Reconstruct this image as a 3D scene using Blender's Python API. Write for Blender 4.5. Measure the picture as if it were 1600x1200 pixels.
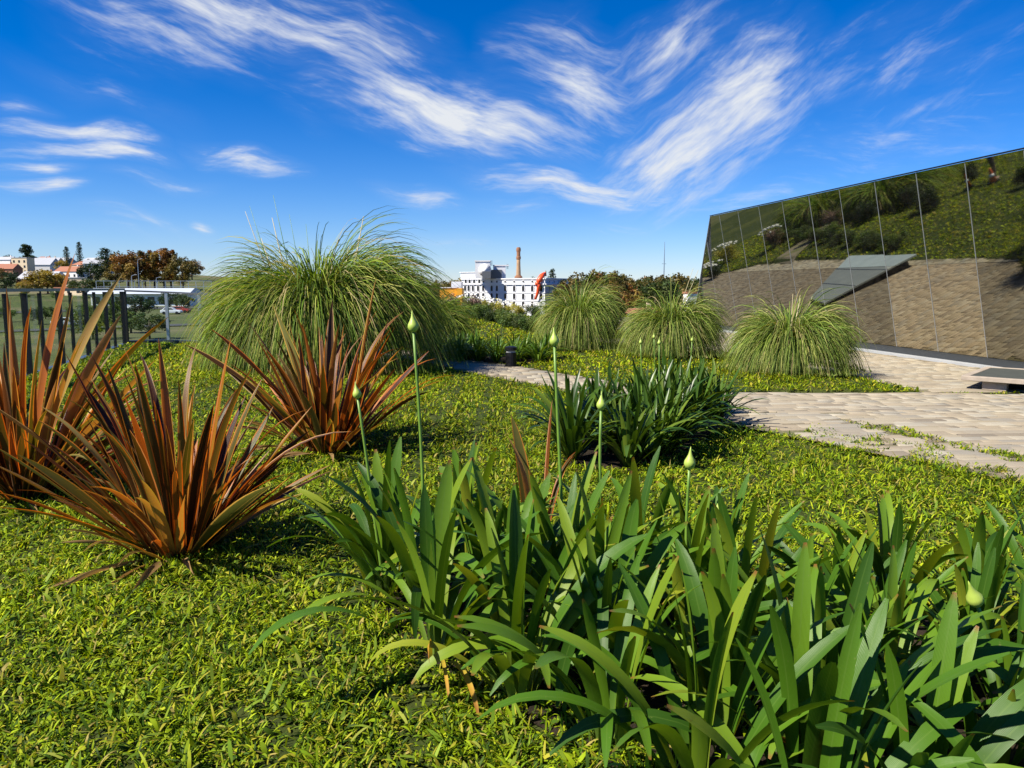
import bpy, bmesh, math, random
import numpy as np
from mathutils import Vector, Matrix
random.seed(7); rng = np.random.default_rng(11)
for o in list(bpy.data.objects): bpy.data.objects.remove(o)
S = bpy.context.scene; COL = S.collection
# ------------------------------------------------------------------ camera
F, HOR, CAMZ = 1200.0, 445.0, 1.5
PITCH = math.atan((600-HOR)/F)
cam = bpy.data.cameras.new('camera'); camo = bpy.data.objects.new('camera', cam); COL.objects.link(camo)
camo.location = (0, 0, CAMZ); camo.rotation_euler = (math.pi/2-PITCH, 0, 0)
cam.sensor_width = 36; cam.lens = 36*F/1600; cam.clip_end = 8000; cam.clip_start = 0.05
S.camera = camo
S.cycles.max_bounces = 7; S.cycles.diffuse_bounces = 2; S.cycles.glossy_bounces = 3; S.cycles.transmission_bounces = 3; S.cycles.transparent_max_bounces = 8
def ray(x, y):
    fw = np.array([0, math.cos(PITCH), -math.sin(PITCH)]); up = np.array([0, math.sin(PITCH), math.cos(PITCH)])
    d = F*fw+np.array([x-800., 0, 0])+(600-y)*up
    return d/np.linalg.norm(d)
# ------------------------------------------------------------------ light
SUN_AZ, SUN_EL = math.radians(-116), math.radians(47)      # azimuth from +Y towards +X
sd = Vector((math.sin(SUN_AZ)*math.cos(SUN_EL), math.cos(SUN_AZ)*math.cos(SUN_EL), math.sin(SUN_EL)))
sl = bpy.data.lights.new('sun', 'SUN'); so = bpy.data.objects.new('sun', sl); COL.objects.link(so)
sl.energy = 5.0; sl.angle = math.radians(0.5); sl.color = (1, 0.93, 0.80)
so.rotation_euler = sd.to_track_quat('Z', 'Y').to_euler(); so.location = (-30, -10, 40)
S.view_settings.view_transform = 'Standard'; S.view_settings.look = 'None'
S.view_settings.exposure = 1.0; S.view_settings.gamma = 1.0; S.view_settings.use_curve_mapping = False
W = bpy.data.worlds.new('World'); S.world = W; W.use_nodes = True
wt = W.node_tree; wt.nodes.clear()
def N(t, typ, **kw):
    n = t.nodes.new(typ)
    for k, v in kw.items(): setattr(n, k, v)
    return n
def setin(t, n, i, v):
    if v is None: return
    if hasattr(v, 'is_linked') or hasattr(v, 'links'): t.links.new(v, n.inputs[i])
    else: n.inputs[i].default_value = v
def M(t, op, a, b=None, c=None, clamp=False):
    n = N(t, 'ShaderNodeMath', operation=op, use_clamp=clamp)
    for i, v in enumerate((a, b, c)): setin(t, n, i, v)
    return n.outputs[0]
def mixc(t, f, a, b, mode='MIX'):
    n = N(t, 'ShaderNodeMix', data_type='RGBA', blend_type=mode)
    setin(t, n, 0, f); setin(t, n, 6, a); setin(t, n, 7, b)
    return n.outputs[2]
def noise(t, vec, scale, detail=4, rough=.55, dist=0, dim='3D'):
    n = N(t, 'ShaderNodeTexNoise', noise_dimensions=dim)
    if vec is not None: t.links.new(vec, n.inputs['Vector'])
    n.inputs['Scale'].default_value = scale; n.inputs['Detail'].default_value = detail
    n.inputs['Roughness'].default_value = rough; n.inputs['Distortion'].default_value = dist
    return n
def smooth(t, v, a, b, lo=0., hi=1.):
    n = N(t, 'ShaderNodeMapRange', interpolation_type='SMOOTHSTEP')
    setin(t, n, 0, v); setin(t, n, 1, a); setin(t, n, 2, b); setin(t, n, 3, lo); setin(t, n, 4, hi)
    return n.outputs[0]
def world_sky():
    t = wt
    sky = N(t, 'ShaderNodeTexSky', sky_type='NISHITA'); sky.sun_disc = False
    sky.sun_elevation = SUN_EL; sky.sun_rotation = SUN_AZ % (2*math.pi)
    sky.air_density = 1.0; sky.dust_density = 0.0; sky.ozone_density = 5.0; sky.altitude = 400
    hs = N(t, 'ShaderNodeHueSaturation'); hs.inputs['Saturation'].default_value = 1.20
    hs.inputs['Value'].default_value = 1.0
    tc = N(t, 'ShaderNodeTexCoord')
    nrm = N(t, 'ShaderNodeVectorMath', operation='NORMALIZE'); t.links.new(tc.outputs['Generated'], nrm.inputs[0])
    sep = N(t, 'ShaderNodeSeparateXYZ'); t.links.new(nrm.outputs[0], sep.inputs[0])
    az = M(t, 'ARCTAN2', sep.outputs[0], sep.outputs[1]); el = M(t, 'ARCSINE', sep.outputs[2])
    cb = N(t, 'ShaderNodeCombineXYZ'); t.links.new(az, cb.inputs[0]); t.links.new(el, cb.inputs[1])
    P = cb.outputs[0]
    tint = mixc(t, smooth(t, el, -.02, .30), (.78, .87, 1.14, 1), (.55, .70, 1.04, 1))
    t.links.new(mixc(t, 1.0, sky.outputs[0], tint, 'MULTIPLY'), hs.inputs['Color'])
    def warp(P, scale, amt):
        w = noise(t, P, scale, 2, .55, 0, '2D')
        s = N(t, 'ShaderNodeVectorMath', operation='SUBTRACT'); t.links.new(w.outputs['Color'], s.inputs[0]); s.inputs[1].default_value = (.5, .5, .5)
        m = N(t, 'ShaderNodeVectorMath', operation='MULTIPLY'); t.links.new(s.outputs[0], m.inputs[0]); m.inputs[1].default_value = (amt, amt, 0)
        a = N(t, 'ShaderNodeVectorMath', operation='ADD'); t.links.new(P, a.inputs[0]); t.links.new(m.outputs[0], a.inputs[1])
        return a.outputs[0]
    Pw = warp(P, 5, .075)
    mv = N(t, 'ShaderNodeMix', data_type='VECTOR'); mv.inputs[0].default_value = .45; t.links.new(P, mv.inputs[4]); t.links.new(Pw, mv.inputs[5]); Pn = mv.outputs[1]
    # cirrus bands: ends as directions in the sky, half width, strength
    def ae(x, y):
        d = ray(x, y); return math.atan2(d[0], d[1]), math.asin(d[2])
    A = [(30, -30, 450, 125, 30, .62), (150, -40, 560, 75, 42, .74), (300, 0, 700, 110, 46, .68), (420, 10, 680, 120, 24, .50), (480, 130, 900, 220, 38, .92), (560, 165, 800, 243, 26, .66),
         (620, 100, 900, 190, 30, .48), (0, 95, 300, 200, 14, .36), (430, 150, 530, 215, 16, .32), (780, 75, 1000, 170, 50, .72), (740, 95, 900, 120, 22, .45), (60, 40, 330, 120, 30, .34), (700, 190, 960, 260, 26, .36)]
    Bq = [(1130, -20, 950, 160, 30, .66), (1200, 20, 1000, 180, 30, .52), (1270, 60, 1030, 280, 62, .84), (1180, 150, 960, 310, 58, .86), (1180, 40, 900, 140, 46, .60), (1250, 0, 1080, 150, 36, .42), (1100, 190, 900, 310, 30, .55),
          (1640, 40, 1180, 180, 26, .50), (1640, 85, 1230, 190, 24, .48), (1580, 0, 1280, 110, 34, .36), (1640, 130, 1300, 230, 26, .36), (1420, 60, 1200, 120, 24, .40), (900, 0, 780, 110, 20, .32)]
    Cq = [(0, 185, 230, 215, 10, .85), (0, 222, 240, 240, 11, .90), (0, 255, 110, 266, 8, .8), (0, 290, 120, 300, 9, .8), (290, 230, 480, 275, 13, .78),
          (150, 272, 330, 288, 9, .55), (0, 160, 70, 165, 7, .55), (100, 342, 340, 362, 9, .5), (285, 344, 335, 348, 6, .8), (590, 298, 740, 318, 11, .6),
          (740, 272, 1090, 312, 18, .82), (620, 235, 700, 242, 7, .5), (570, 365, 800, 385, 11, .5), (1040, 330, 1290, 300, 14, .5), (760, 318, 900, 335, 12, .42),
          (1150, 255, 1640, 205, 26, .42), (1480, 165, 1640, 160, 18, .34), (880, 350, 1080, 360, 14, .3), (130, 370, 280, 376, 8, .36)]
    def group(bands, ang, sx, sy, seed):
        acc = None
        for x0, y0, x1, y1, w, st in bands:
            a0, e0 = ae(x0, y0); a1, e1 = ae(x1, y1)
            mp = N(t, 'ShaderNodeMapping', vector_type='TEXTURE'); t.links.new(Pw, mp.inputs[0])
            mp.inputs['Location'].default_value = ((a0+a1)/2, (e0+e1)/2, 0)
            mp.inputs['Rotation'].default_value = (0, 0, math.atan2(e1-e0, a1-a0))
            mp.inputs['Scale'].default_value = (math.hypot(a1-a0, e1-e0)*.70, w/F*1.9, 1)
            g = N(t, 'ShaderNodeTexGradient', gradient_type='SPHERICAL'); t.links.new(mp.outputs[0], g.inputs[0])
            v = M(t, 'MULTIPLY', M(t, 'POWER', g.outputs['Fac'], .7), st)
            acc = v if acc is None else M(t, 'MAXIMUM', acc, v)
        mp = N(t, 'ShaderNodeMapping', vector_type='TEXTURE'); t.links.new(Pn, mp.inputs[0])
        mp.inputs['Location'].default_value = (seed, seed*.7, 0); mp.inputs['Rotation'].default_value = (0, 0, ang); mp.inputs['Scale'].default_value = (sx, sy, 1)
        n1 = noise(t, mp.outputs[0], 1.0, 8, .68, 0, '2D').outputs['Fac']
        mp2 = N(t, 'ShaderNodeMapping', vector_type='TEXTURE'); t.links.new(Pw, mp2.inputs[0])
        mp2.inputs['Rotation'].default_value = (0, 0, ang*.6); mp2.inputs['Location'].default_value = (seed*2, 0, 0); mp2.inputs['Scale'].default_value = (sx*.35, sy*.5, 1)
        n2 = noise(t, mp2.outputs[0], 1.0, 3, .6, 0, '2D').outputs['Fac']
        nn = M(t, 'ADD', M(t, 'MULTIPLY', n1, .68), M(t, 'MULTIPLY', n2, .32))
        # fibres: the mask decides how much of the noise shows
        lo = M(t, 'SUBTRACT', .65, M(t, 'MULTIPLY', acc, .56))
        d = smooth(t, nn, lo, M(t, 'ADD', lo, .46))
        return M(t, 'ADD', M(t, 'MULTIPLY', d, M(t, 'MINIMUM', M(t, 'ADD', M(t, 'MULTIPLY', acc, 1.5), .06), 1.0)), M(t, 'MULTIPLY', M(t, 'MULTIPLY', M(t, 'POWER', acc, 1.7), n2), .55))
    dA = group(A, math.radians(-20), .17, .026, 3.1)
    dB = group(Bq, math.radians(38), .17, .032, 7.7)
    dC = group(Cq, math.radians(-5), .12, .018, 12.3)
    dens = M(t, 'MAXIMUM', M(t, 'MAXIMUM', dA, dB), dC)
    up = smooth(t, el, 0.0, .05)
    dens = M(t, 'MULTIPLY', M(t, 'MULTIPLY', dens, up), .86, clamp=True)
    b1 = N(t, 'ShaderNodeBackground'); t.links.new(hs.outputs[0], b1.inputs[0]); b1.inputs[1].default_value = 0.065
    b2 = N(t, 'ShaderNodeBackground'); b2.inputs[0].default_value = (.90, .94, 1, 1); b2.inputs[1].default_value = 0.44
    mx = N(t, 'ShaderNodeMixShader'); t.links.new(dens, mx.inputs[0]); t.links.new(b1.outputs[0], mx.inputs[1]); t.links.new(b2.outputs[0], mx.inputs[2])
    out = N(t, 'ShaderNodeOutputWorld'); t.links.new(mx.outputs[0], out.inputs[0])
world_sky()
W.cycles.sampling_method = 'NONE'

# ------------------------------------------------------------------ helpers
def tag(o, label=None, cat=None, group=None, kind=None):
    if label: o['label'] = label
    if cat: o['category'] = cat
    if group: o['group'] = group
    if kind: o['kind'] = kind
    return o
def empty(name, loc=(0, 0, 0), rz=0, label=None, cat=None, group=None):
    o = bpy.data.objects.new(name, None); COL.objects.link(o); o.location = loc; o.rotation_euler = (0, 0, rz)
    o.empty_display_size = .1
    return tag(o, label, cat, group)
def link(name, me, parent=None, mat=None, loc=None, rot=None, scale=None):
    o = bpy.data.objects.new(name, me); COL.objects.link(o)
    if parent is not None: o.parent = parent
    if mat is not None and not me.materials: me.materials.append(mat)
    if loc is not None: o.location = loc
    if rot is not None: o.rotation_euler = rot
    if scale is not None: o.scale = scale
    return o
def npmesh(name, v, quads=None, tris=None, col=None, mat=None, smooth_=True, uv=None):
    me = bpy.data.meshes.new(name)
    v = np.asarray(v, np.float32).reshape(-1, 3)
    q = np.zeros((0, 4), np.int32) if quads is None else np.asarray(quads, np.int32).reshape(-1, 4)
    tr = np.zeros((0, 3), np.int32) if tris is None else np.asarray(tris, np.int32).reshape(-1, 3)
    me.vertices.add(len(v)); me.vertices.foreach_set('co', v.ravel())
    nl = q.size+tr.size
    me.loops.add(nl); me.loops.foreach_set('vertex_index', np.concatenate([q.ravel(), tr.ravel()]).astype(np.int32))
    npoly = len(q)+len(tr); me.polygons.add(npoly)
    st = np.concatenate([np.arange(len(q))*4, len(q)*4+np.arange(len(tr))*3]).astype(np.int32)
    me.polygons.foreach_set('loop_start', st)
    if smooth_: me.polygons.foreach_set('use_smooth', np.ones(npoly, bool))
    if col is not None:
        a = me.color_attributes.new('Col', 'FLOAT_COLOR', 'POINT')
        c = np.ones((len(v), 4), np.float32); c[:, :np.asarray(col).shape[1]] = col
        a.data.foreach_set('color', c.ravel())
    if uv is not None:
        l = me.uv_layers.new(name='UVMap'); idx = np.concatenate([q.ravel(), tr.ravel()])
        l.data.foreach_set('uv', np.asarray(uv, np.float32)[idx].ravel())
    me.update(calc_edges=True)
    if mat: me.materials.append(mat)
    return me
class MB:
    """collects simple solids for ONE mesh"""
    def __init__(s): s.v = []; s.f = []
    def add(s, vs, fs):
        b = len(s.v); s.v += [tuple(x) for x in vs]; s.f += [tuple(i+b for i in f) for f in fs]; return s
    def box(s, x0, x1, y0, y1, z0, z1, T=None):
        vs = [(x, y, z) for z in (z0, z1) for y in (y0, y1) for x in (x0, x1)]
        if T is not None: vs = [T@Vector(p) for p in vs]
        return s.add(vs, [(0, 2, 3, 1), (4, 5, 7, 6), (0, 1, 5, 4), (1, 3, 7, 5), (3, 2, 6, 7), (2, 0, 4, 6)])
    def prism(s, poly, dirv, cap=True):
        n = len(poly); d = Vector(dirv); vs = [Vector(p) for p in poly]+[Vector(p)+d for p in poly]
        fs = [(i, (i+1) % n, n+(i+1) % n, n+i) for i in range(n)]
        if cap: fs += [tuple(range(n))[::-1], tuple(range(n, 2*n))]
        return s.add(vs, fs)
    def lathe(s, prof, seg=12, c=(0, 0, 0)):
        vs = []; fs = []
        for r, z in prof:
            for k in range(seg):
                a = 2*math.pi*k/seg; vs.append((c[0]+r*math.cos(a), c[1]+r*math.sin(a), c[2]+z))
        for i in range(len(prof)-1):
            for k in range(seg): fs.append((i*seg+k, i*seg+(k+1) % seg, (i+1)*seg+(k+1) % seg, (i+1)*seg+k))
        fs.append(tuple(range(seg))[::-1]); fs.append(tuple((len(prof)-1)*seg+k for k in range(seg)))
        return s.add(vs, fs)
    def tube(s, pts, rad, seg=8):
        pts = [Vector(p) for p in pts]; vs = []; fs = []
        for i, p in enumerate(pts):
            d = (pts[min(i+1, len(pts)-1)]-pts[max(i-1, 0)]).normalized()
            a = d.orthogonal().normalized() if i == 0 else (a-d*a.dot(d)).normalized()
            b = d.cross(a); r = rad[i] if hasattr(rad, '__len__') else rad
            for k in range(seg):
                t = 2*math.pi*k/seg; vs.append(p+(a*math.cos(t)+b*math.sin(t))*r)
        for i in range(len(pts)-1):
            for k in range(seg): fs.append((i*seg+k, i*seg+(k+1) % seg, (i+1)*seg+(k+1) % seg, (i+1)*seg+k))
        fs.append(tuple(range(seg))[::-1]); fs.append(tuple((len(pts)-1)*seg+k for k in range(seg)))
        return s.add(vs, fs)
    def mesh(s, name, mat, smooth_=False, bevel=0):
        me = bpy.data.meshes.new(name); me.from_pydata(s.v, [], s.f)
        bm = bmesh.new(); bm.from_mesh(me); bmesh.ops.recalc_face_normals(bm, faces=bm.faces)
        if bevel: bmesh.ops.bevel(bm, geom=bm.edges[:], offset=bevel, segments=1, affect='EDGES', clamp_overlap=True)
        bm.to_mesh(me); bm.free()
        if smooth_:
            for p in me.polygons: p.use_smooth = True
        me.materials.append(mat); return me
    def obj(s, name, mat, parent=None, smooth_=False, bevel=0, **kw):
        return link(name, s.mesh(name, mat, smooth_, bevel), parent, **kw)
def copy_tree(o, parent=None):
    c = o.copy(); COL.objects.link(c); c.parent = parent
    for ch in o.children: copy_tree(ch, c)
    return c
# ------------------------------------------------------------------ materials
def mat_new(name):
    m = bpy.data.materials.new(name); m.use_nodes = True; t = m.node_tree; t.nodes.clear()
    out = N(t, 'ShaderNodeOutputMaterial'); return m, t, out
def principled(t, col=None, rough=.6, metal=0, spec=.5, normal=None):
    p = N(t, 'ShaderNodeBsdfPrincipled')
    if col is not None: setin(t, p, 'Base Color', col if not isinstance(col, tuple) else (*col, 1)[:4])
    setin(t, p, 'Roughness', rough); p.inputs['Metallic'].default_value = metal; p.inputs['Specular IOR Level'].default_value = spec
    if normal is not None: t.links.new(normal, p.inputs['Normal'])
    return p
def bump(t, h, strength=.3, dist=.01):
    b = N(t, 'ShaderNodeBump'); b.inputs['Strength'].default_value = strength; b.inputs['Distance'].default_value = dist
    t.links.new(h, b.inputs['Height']); return b.outputs[0]
def plain(name, col, rough=.6, metal=0, var=.18, scale=6, spec=.5, bumpd=0):
    m, t, out = mat_new(name); tc = N(t, 'ShaderNodeTexCoord')
    n = noise(t, tc.outputs['Object'], scale, 5)
    a = tuple(max(0, c*(1-var)) for c in col)+(1,); b = tuple(min(1, c*(1+var)) for c in col)+(1,)
    c = mixc(t, n.outputs['Fac'], a, b)
    nm = bump(t, n.outputs['Fac'], .4, bumpd) if bumpd else None
    p = principled(t, c, rough, metal, spec, nm); t.links.new(p.outputs[0], out.inputs[0]); return m
def ramp(t, fac, stops, interp='LINEAR'):
    r = N(t, 'ShaderNodeValToRGB'); r.color_ramp.interpolation = interp; e = r.color_ramp.elements
    while len(e) < len(stops): e.new(.5)
    for i, (p, c) in enumerate(stops): e[i].position = p; e[i].color = (*c, 1)
    t.links.new(fac, r.inputs[0]); return r.outputs[0]
def leafy(name, rough=.45, trans=.35, tint=(1.35, 1.15, .45), spec=.4, build=None):
    """thin leaf: reflected plus transmitted light; build(t) returns the colour socket and a normal"""
    m, t, out = mat_new(name); c, nm = build(t)
    p = principled(t, c, rough, 0, spec, nm)
    tr = N(t, 'ShaderNodeBsdfTranslucent'); tc = mixc(t, 1.0, c, (*tint, 1), 'MULTIPLY'); t.links.new(tc, tr.inputs[0])
    if nm is not None: t.links.new(nm, tr.inputs['Normal'])
    mx = N(t, 'ShaderNodeMixShader'); mx.inputs[0].default_value = trans
    t.links.new(p.outputs[0], mx.inputs[1]); t.links.new(tr.outputs[0], mx.inputs[2]); t.links.new(mx.outputs[0], out.inputs[0]); return m
def b_attr(t):
    a = N(t, 'ShaderNodeAttribute', attribute_name='Col'); return a.outputs['Color'], None
m_blade = leafy('grass_blade', .55, .27, (1.3, 1.2, .35), .11, b_attr)
m_foliage = leafy('foliage', .55, .30, (1.2, 1.15, .6), .3, b_attr)
m_reed = leafy('reed_blade', .55, .34, (1.2, 1.15, .4), .10, b_attr)
def b_agap(t):
    oi = N(t, 'ShaderNodeObjectInfo'); uv = N(t, 'ShaderNodeUVMap'); sp = N(t, 'ShaderNodeSeparateXYZ'); t.links.new(uv.outputs[0], sp.inputs[0])
    base = ramp(t, oi.outputs['Random'], [(0, (.024, .074, .006)), (.3, (.05, .13, .007)), (.6, (.09, .185, .010)), (.88, (.14, .23, .014)), (1, (.24, .27, .02))])
    st = N(t, 'ShaderNodeMath', operation='SINE'); t.links.new(M(t, 'MULTIPLY', sp.outputs[0], 95), st.inputs[0])
    base = mixc(t, M(t, 'MULTIPLY', M(t, 'ADD', st.outputs[0], 1), .05), base, (.13, .19, .03, 1))
    # pale foot, paler midrib, a brown nick at some tips
    base = mixc(t, smooth(t, sp.outputs[1], .30, 0, 0, .55), base, (.16, .22, .05, 1))
    mid = smooth(t, M(t, 'ABSOLUTE', M(t, 'SUBTRACT', sp.outputs[0], .5)), .07, 0, 0, .35)
    base = mixc(t, mid, base, (.11, .19, .03, 1))
    tc = N(t, 'ShaderNodeTexCoord'); nz = noise(t, tc.outputs['Object'], 18, 4)
    tip = M(t, 'MULTIPLY', smooth(t, M(t, 'ADD', sp.outputs[1], M(t, 'MULTIPLY', nz.outputs['Fac'], .05)), .985, 1.03), smooth(t, oi.outputs['Random'], .4, .5))
    base = mixc(t, tip, base, (.20, .09, .02, 1))
    sp2 = smooth(t, noise(t, tc.outputs['Object'], 60, 2).outputs['Fac'], .70, .76, 0, .5)
    base = mixc(t, sp2, base, (.16, .18, .05, 1))
    return base, bump(t, M(t, 'ADD', M(t, 'MULTIPLY', st.outputs[0], .25), nz.outputs['Fac']), .22, .004)
m_agap = leafy('agapanthus_leaf', .40, .27, (1.5, 1.2, .3), .27, b_agap)
def b_wither(t):
    oi = N(t, 'ShaderNodeObjectInfo'); uv = N(t, 'ShaderNodeUVMap'); sp = N(t, 'ShaderNodeSeparateXYZ'); t.links.new(uv.outputs[0], sp.inputs[0])
    tc = N(t, 'ShaderNodeTexCoord'); nz = noise(t, tc.outputs['Object'], 14, 4)
    f = M(t, 'ADD', sp.outputs[1], M(t, 'MULTIPLY', M(t, 'SUBTRACT', nz.outputs['Fac'], .5), .5))
    return ramp(t, f, [(0, (.14, .20, .03)), (.45, (.30, .28, .03)), (.75, (.48, .28, .03)), (1, (.30, .12, .03))]), None
m_wither = leafy('withered_leaf', .6, .35, (1.2, .9, .4), .2, b_wither)
def b_dry(t):
    oi = N(t, 'ShaderNodeObjectInfo'); return ramp(t, oi.outputs['Random'], [(0, (.22, .13, .05)), (.5, (.34, .22, .09)), (1, (.15, .08, .03))]), None
m_dry = leafy('dry_leaf', .7, .25, (1.1, .9, .6), .15, b_dry)
def b_phorm(t):
    oi = N(t, 'ShaderNodeObjectInfo'); uv = N(t, 'ShaderNodeUVMap'); sp = N(t, 'ShaderNodeSeparateXYZ'); t.links.new(uv.outputs[0], sp.inputs[0])
    r = oi.outputs['Random']
    base = ramp(t, r, [(0, (.026, .009, .005)), (.20, (.060, .016, .006)), (.36, (.075, .080, .012)), (.50, (.14, .022, .010)), (.62, (.15, .15, .03)), (.76, (.065, .026, .010)), (.88, (.34, .10, .016)), (1, (.34, .27, .08))])
    edge = M(t, 'ABSOLUTE', M(t, 'SUBTRACT', sp.outputs[0], .5))
    col2 = ramp(t, M(t, 'FRACT', M(t, 'MULTIPLY', r, 7.3)), [(0, (.46, .09, .012)), (.35, (.62, .19, .02)), (.6, (.55, .34, .06)), (.8, (.50, .22, .12)), (1, (.30, .26, .04))])
    tc = N(t, 'ShaderNodeTexCoord')
    stv = N(t, 'ShaderNodeCombineXYZ'); t.links.new(M(t, 'ADD', M(t, 'MULTIPLY', sp.outputs[0], 9), M(t, 'MULTIPLY', r, 60)), stv.inputs[0]); t.links.new(M(t, 'MULTIPLY', sp.outputs[1], .8), stv.inputs[1])
    stripe = noise(t, stv.outputs[0], 1.0, 3, .6).outputs['Fac']
    base = mixc(t, smooth(t, stripe, .60, .68, 0, .6), base, col2)
    base = mixc(t, smooth(t, edge, .36, .44, 0, .95), base, col2)
    base = mixc(t, smooth(t, sp.outputs[1], .3, 0, 0, .5), base, (.07, .03, .012, 1))
    fine = N(t, 'ShaderNodeMath', operation='SINE'); t.links.new(M(t, 'MULTIPLY', sp.outputs[0], 150), fine.inputs[0])
    return base, bump(t, fine.outputs[0], .15, .002)
m_phorm = leafy('flax_leaf', .40, .34, (1.45, 1.0, .38), .30, b_phorm)
def ground_mat(name, ca, cb, cc, sc=1.2, rough=.95):
    m, t, out = mat_new(name); tc = N(t, 'ShaderNodeTexCoord')
    n1 = noise(t, tc.outputs['Object'], sc, 6, .6); n2 = noise(t, tc.outputs['Object'], sc*23, 5, .65)
    c = mixc(t, n2.outputs['Fac'], (*ca, 1), (*cb, 1)); c = mixc(t, smooth(t, n1.outputs['Fac'], .45, .68), c, (*cc, 1))
    p = principled(t, c, rough, 0, .2, bump(t, n2.outputs['Fac'], .8, .03)); t.links.new(p.outputs[0], out.inputs[0]); return m
m_lawn = ground_mat('lawn_ground', (.014, .022, .004), (.045, .062, .008), (.06, .07, .012), .5)
m_soil = ground_mat('soil', (.010, .008, .005), (.03, .022, .014), (.045, .03, .018), 2.)
m_far = ground_mat('far_ground', (.04, .055, .014), (.085, .095, .028), (.13, .11, .055), .035)
m_sand = ground_mat('joint_sand', (.15, .125, .085), (.24, .20, .145), (.12, .125, .05), 1.4)
STONE = [(0, (.255, .215, .145)), (.16, (.32, .28, .205)), (.34, (.265, .215, .145)), (.5, (.345, .315, .245)), (.66, (.20, .185, .155)), (.82, (.29, .24, .165)), (1, (.145, .12, .09))]
def stone_mat(name, use_attr):
    m, t, out = mat_new(name); tc = N(t, 'ShaderNodeTexCoord')
    if use_attr: a = N(t, 'ShaderNodeAttribute', attribute_name='Col'); f = N(t, 'ShaderNodeSeparateColor'); t.links.new(a.outputs['Color'], f.inputs[0]); fac = f.outputs[0]
    else: fac = N(t, 'ShaderNodeObjectInfo').outputs['Random']
    g = N(t, 'ShaderNodeNewGeometry')
    c = ramp(t, fac, STONE); n = noise(t, g.outputs['Position'], 9, 6, .65); n2 = noise(t, g.outputs['Position'], 60, 4, .6)
    c = mixc(t, M(t, 'MULTIPLY', smooth(t, n.outputs['Fac'], .5, .72), .45), c, (.22, .17, .12, 1))
    c = mixc(t, M(t, 'MULTIPLY', n2.outputs['Fac'], .35), c, (.36, .315, .25, 1))
    p = principled(t, c, .8, 0, .3, bump(t, M(t, 'ADD', n.outputs['Fac'], M(t, 'MULTIPLY', n2.outputs['Fac'], .4)), .5, .012)); t.links.new(p.outputs[0], out.inputs[0]); return m
m_stone, m_stone_a = stone_mat('paver_stone', False), stone_mat('paver_stone_far', True)
m_black = plain('black_metal', (.018, .018, .02), .45, .6, .3)
m_steel = plain('grey_steel', (.42, .44, .47), .35, .8, .15)
m_darkstrip = plain('dark_strip', (.035, .04, .045), .3, .2)
m_kerb = plain('pale_kerb', (.30, .31, .32), .7, 0, .2, 3, bumpd=.01)
m_wood = plain('weathered_wood', (.30, .25, .20), .8, 0, .35, 9, bumpd=.02)
m_darkslate = plain('dark_slate', (.05, .055, .048), .55, 0, .3, 5); m_slate = plain('slate_slab', (.34, .39, .39), .4, 0, .25, 3)
def glass_mat(name, tint=(.9, .95, .95)):
    m, t, out = mat_new(name); tr = N(t, 'ShaderNodeBsdfTransparent'); tr.inputs[0].default_value = (*tint, 1)
    g = N(t, 'ShaderNodeBsdfGlossy'); g.inputs['Roughness'].default_value = .02
    fr = N(t, 'ShaderNodeLayerWeight'); fr.inputs[0].default_value = .5; fz = M(t, 'ADD', M(t, 'MULTIPLY', M(t, 'POWER', fr.outputs['Facing'], 5.0), .5), .02)
    mx = N(t, 'ShaderNodeMixShader'); t.links.new(fz, mx.inputs[0]); t.links.new(tr.outputs[0], mx.inputs[1]); t.links.new(g.outputs[0], mx.inputs[2]); t.links.new(mx.outputs[0], out.inputs[0]); return m
m_glass = glass_mat('clear_glass')
def mirror_mat(name, tint):
    m, t, out = mat_new(name); tc = N(t, 'ShaderNodeTexCoord'); g = N(t, 'ShaderNodeNewGeometry')
    n = noise(t, g.outputs['Position'], .7, 1, .4); d = noise(t, g.outputs['Position'], 5, 5)
    oi = N(t, 'ShaderNodeObjectInfo')
    c = mixc(t, M(t, 'MULTIPLY', oi.outputs['Random'], .25), (*tint, 1), (tint[0]*.7, tint[1]*.7, tint[2]*.72, 1))
    p = principled(t, c, .025, 1.0, .5, bump(t, n.outputs['Fac'], .055, .05))
    df = N(t, 'ShaderNodeBsdfDiffuse'); df.inputs[0].default_value = (.16, .15, .13, 1)
    mx = N(t, 'ShaderNodeMixShader'); t.links.new(smooth(t, d.outputs['Fac'], .35, .8, .01, .05), mx.inputs[0]); t.links.new(p.outputs[0], mx.inputs[1]); t.links.new(df.outputs[0], mx.inputs[2])
    t.links.new(mx.outputs[0], out.inputs[0]); return m
m_mirror = mirror_mat('tinted_mirror', (.40, .41, .35)); m_mirror_pale = mirror_mat('pale_mirror', (.44, .405, .32)); m_mirror_mid = mirror_mat('mid_mirror', (.235, .225, .185))

# ------------------------------------------------------------------ layout of the terrace
def inpoly(x, y, poly):
    x = np.asarray(x); y = np.asarray(y); r = np.zeros(x.shape, bool); n = len(poly)
    for i in range(n):
        x0, y0 = poly[i]; x1, y1 = poly[(i+1) % n]
        if y0 == y1: continue
        c = ((y0 > y) != (y1 > y)) & (x < (x1-x0)*(y-y0)/(y1-y0)+x0); r ^= c
    return r
def ss(a, b, v): u = np.clip((np.asarray(v, float)-a)/(b-a), 0, 1); return u*u*(3-2*u)
XL = [(-8, -2.6), (0, -4.76), (19.6, -10.05), (20.25, -8.3), (40, -15.6), (52, -19.5)]
def xl(y): return np.interp(y, [p[0] for p in XL], [p[1] for p in XL])
XR = 13.0
def wob(x, y): return .5*np.sin(x*1.7+.6*np.sin(y*1.1))+.3*np.sin(y*2.3+1.1*x)+.2*np.sin(3.7*x-2.9*y)
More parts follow.
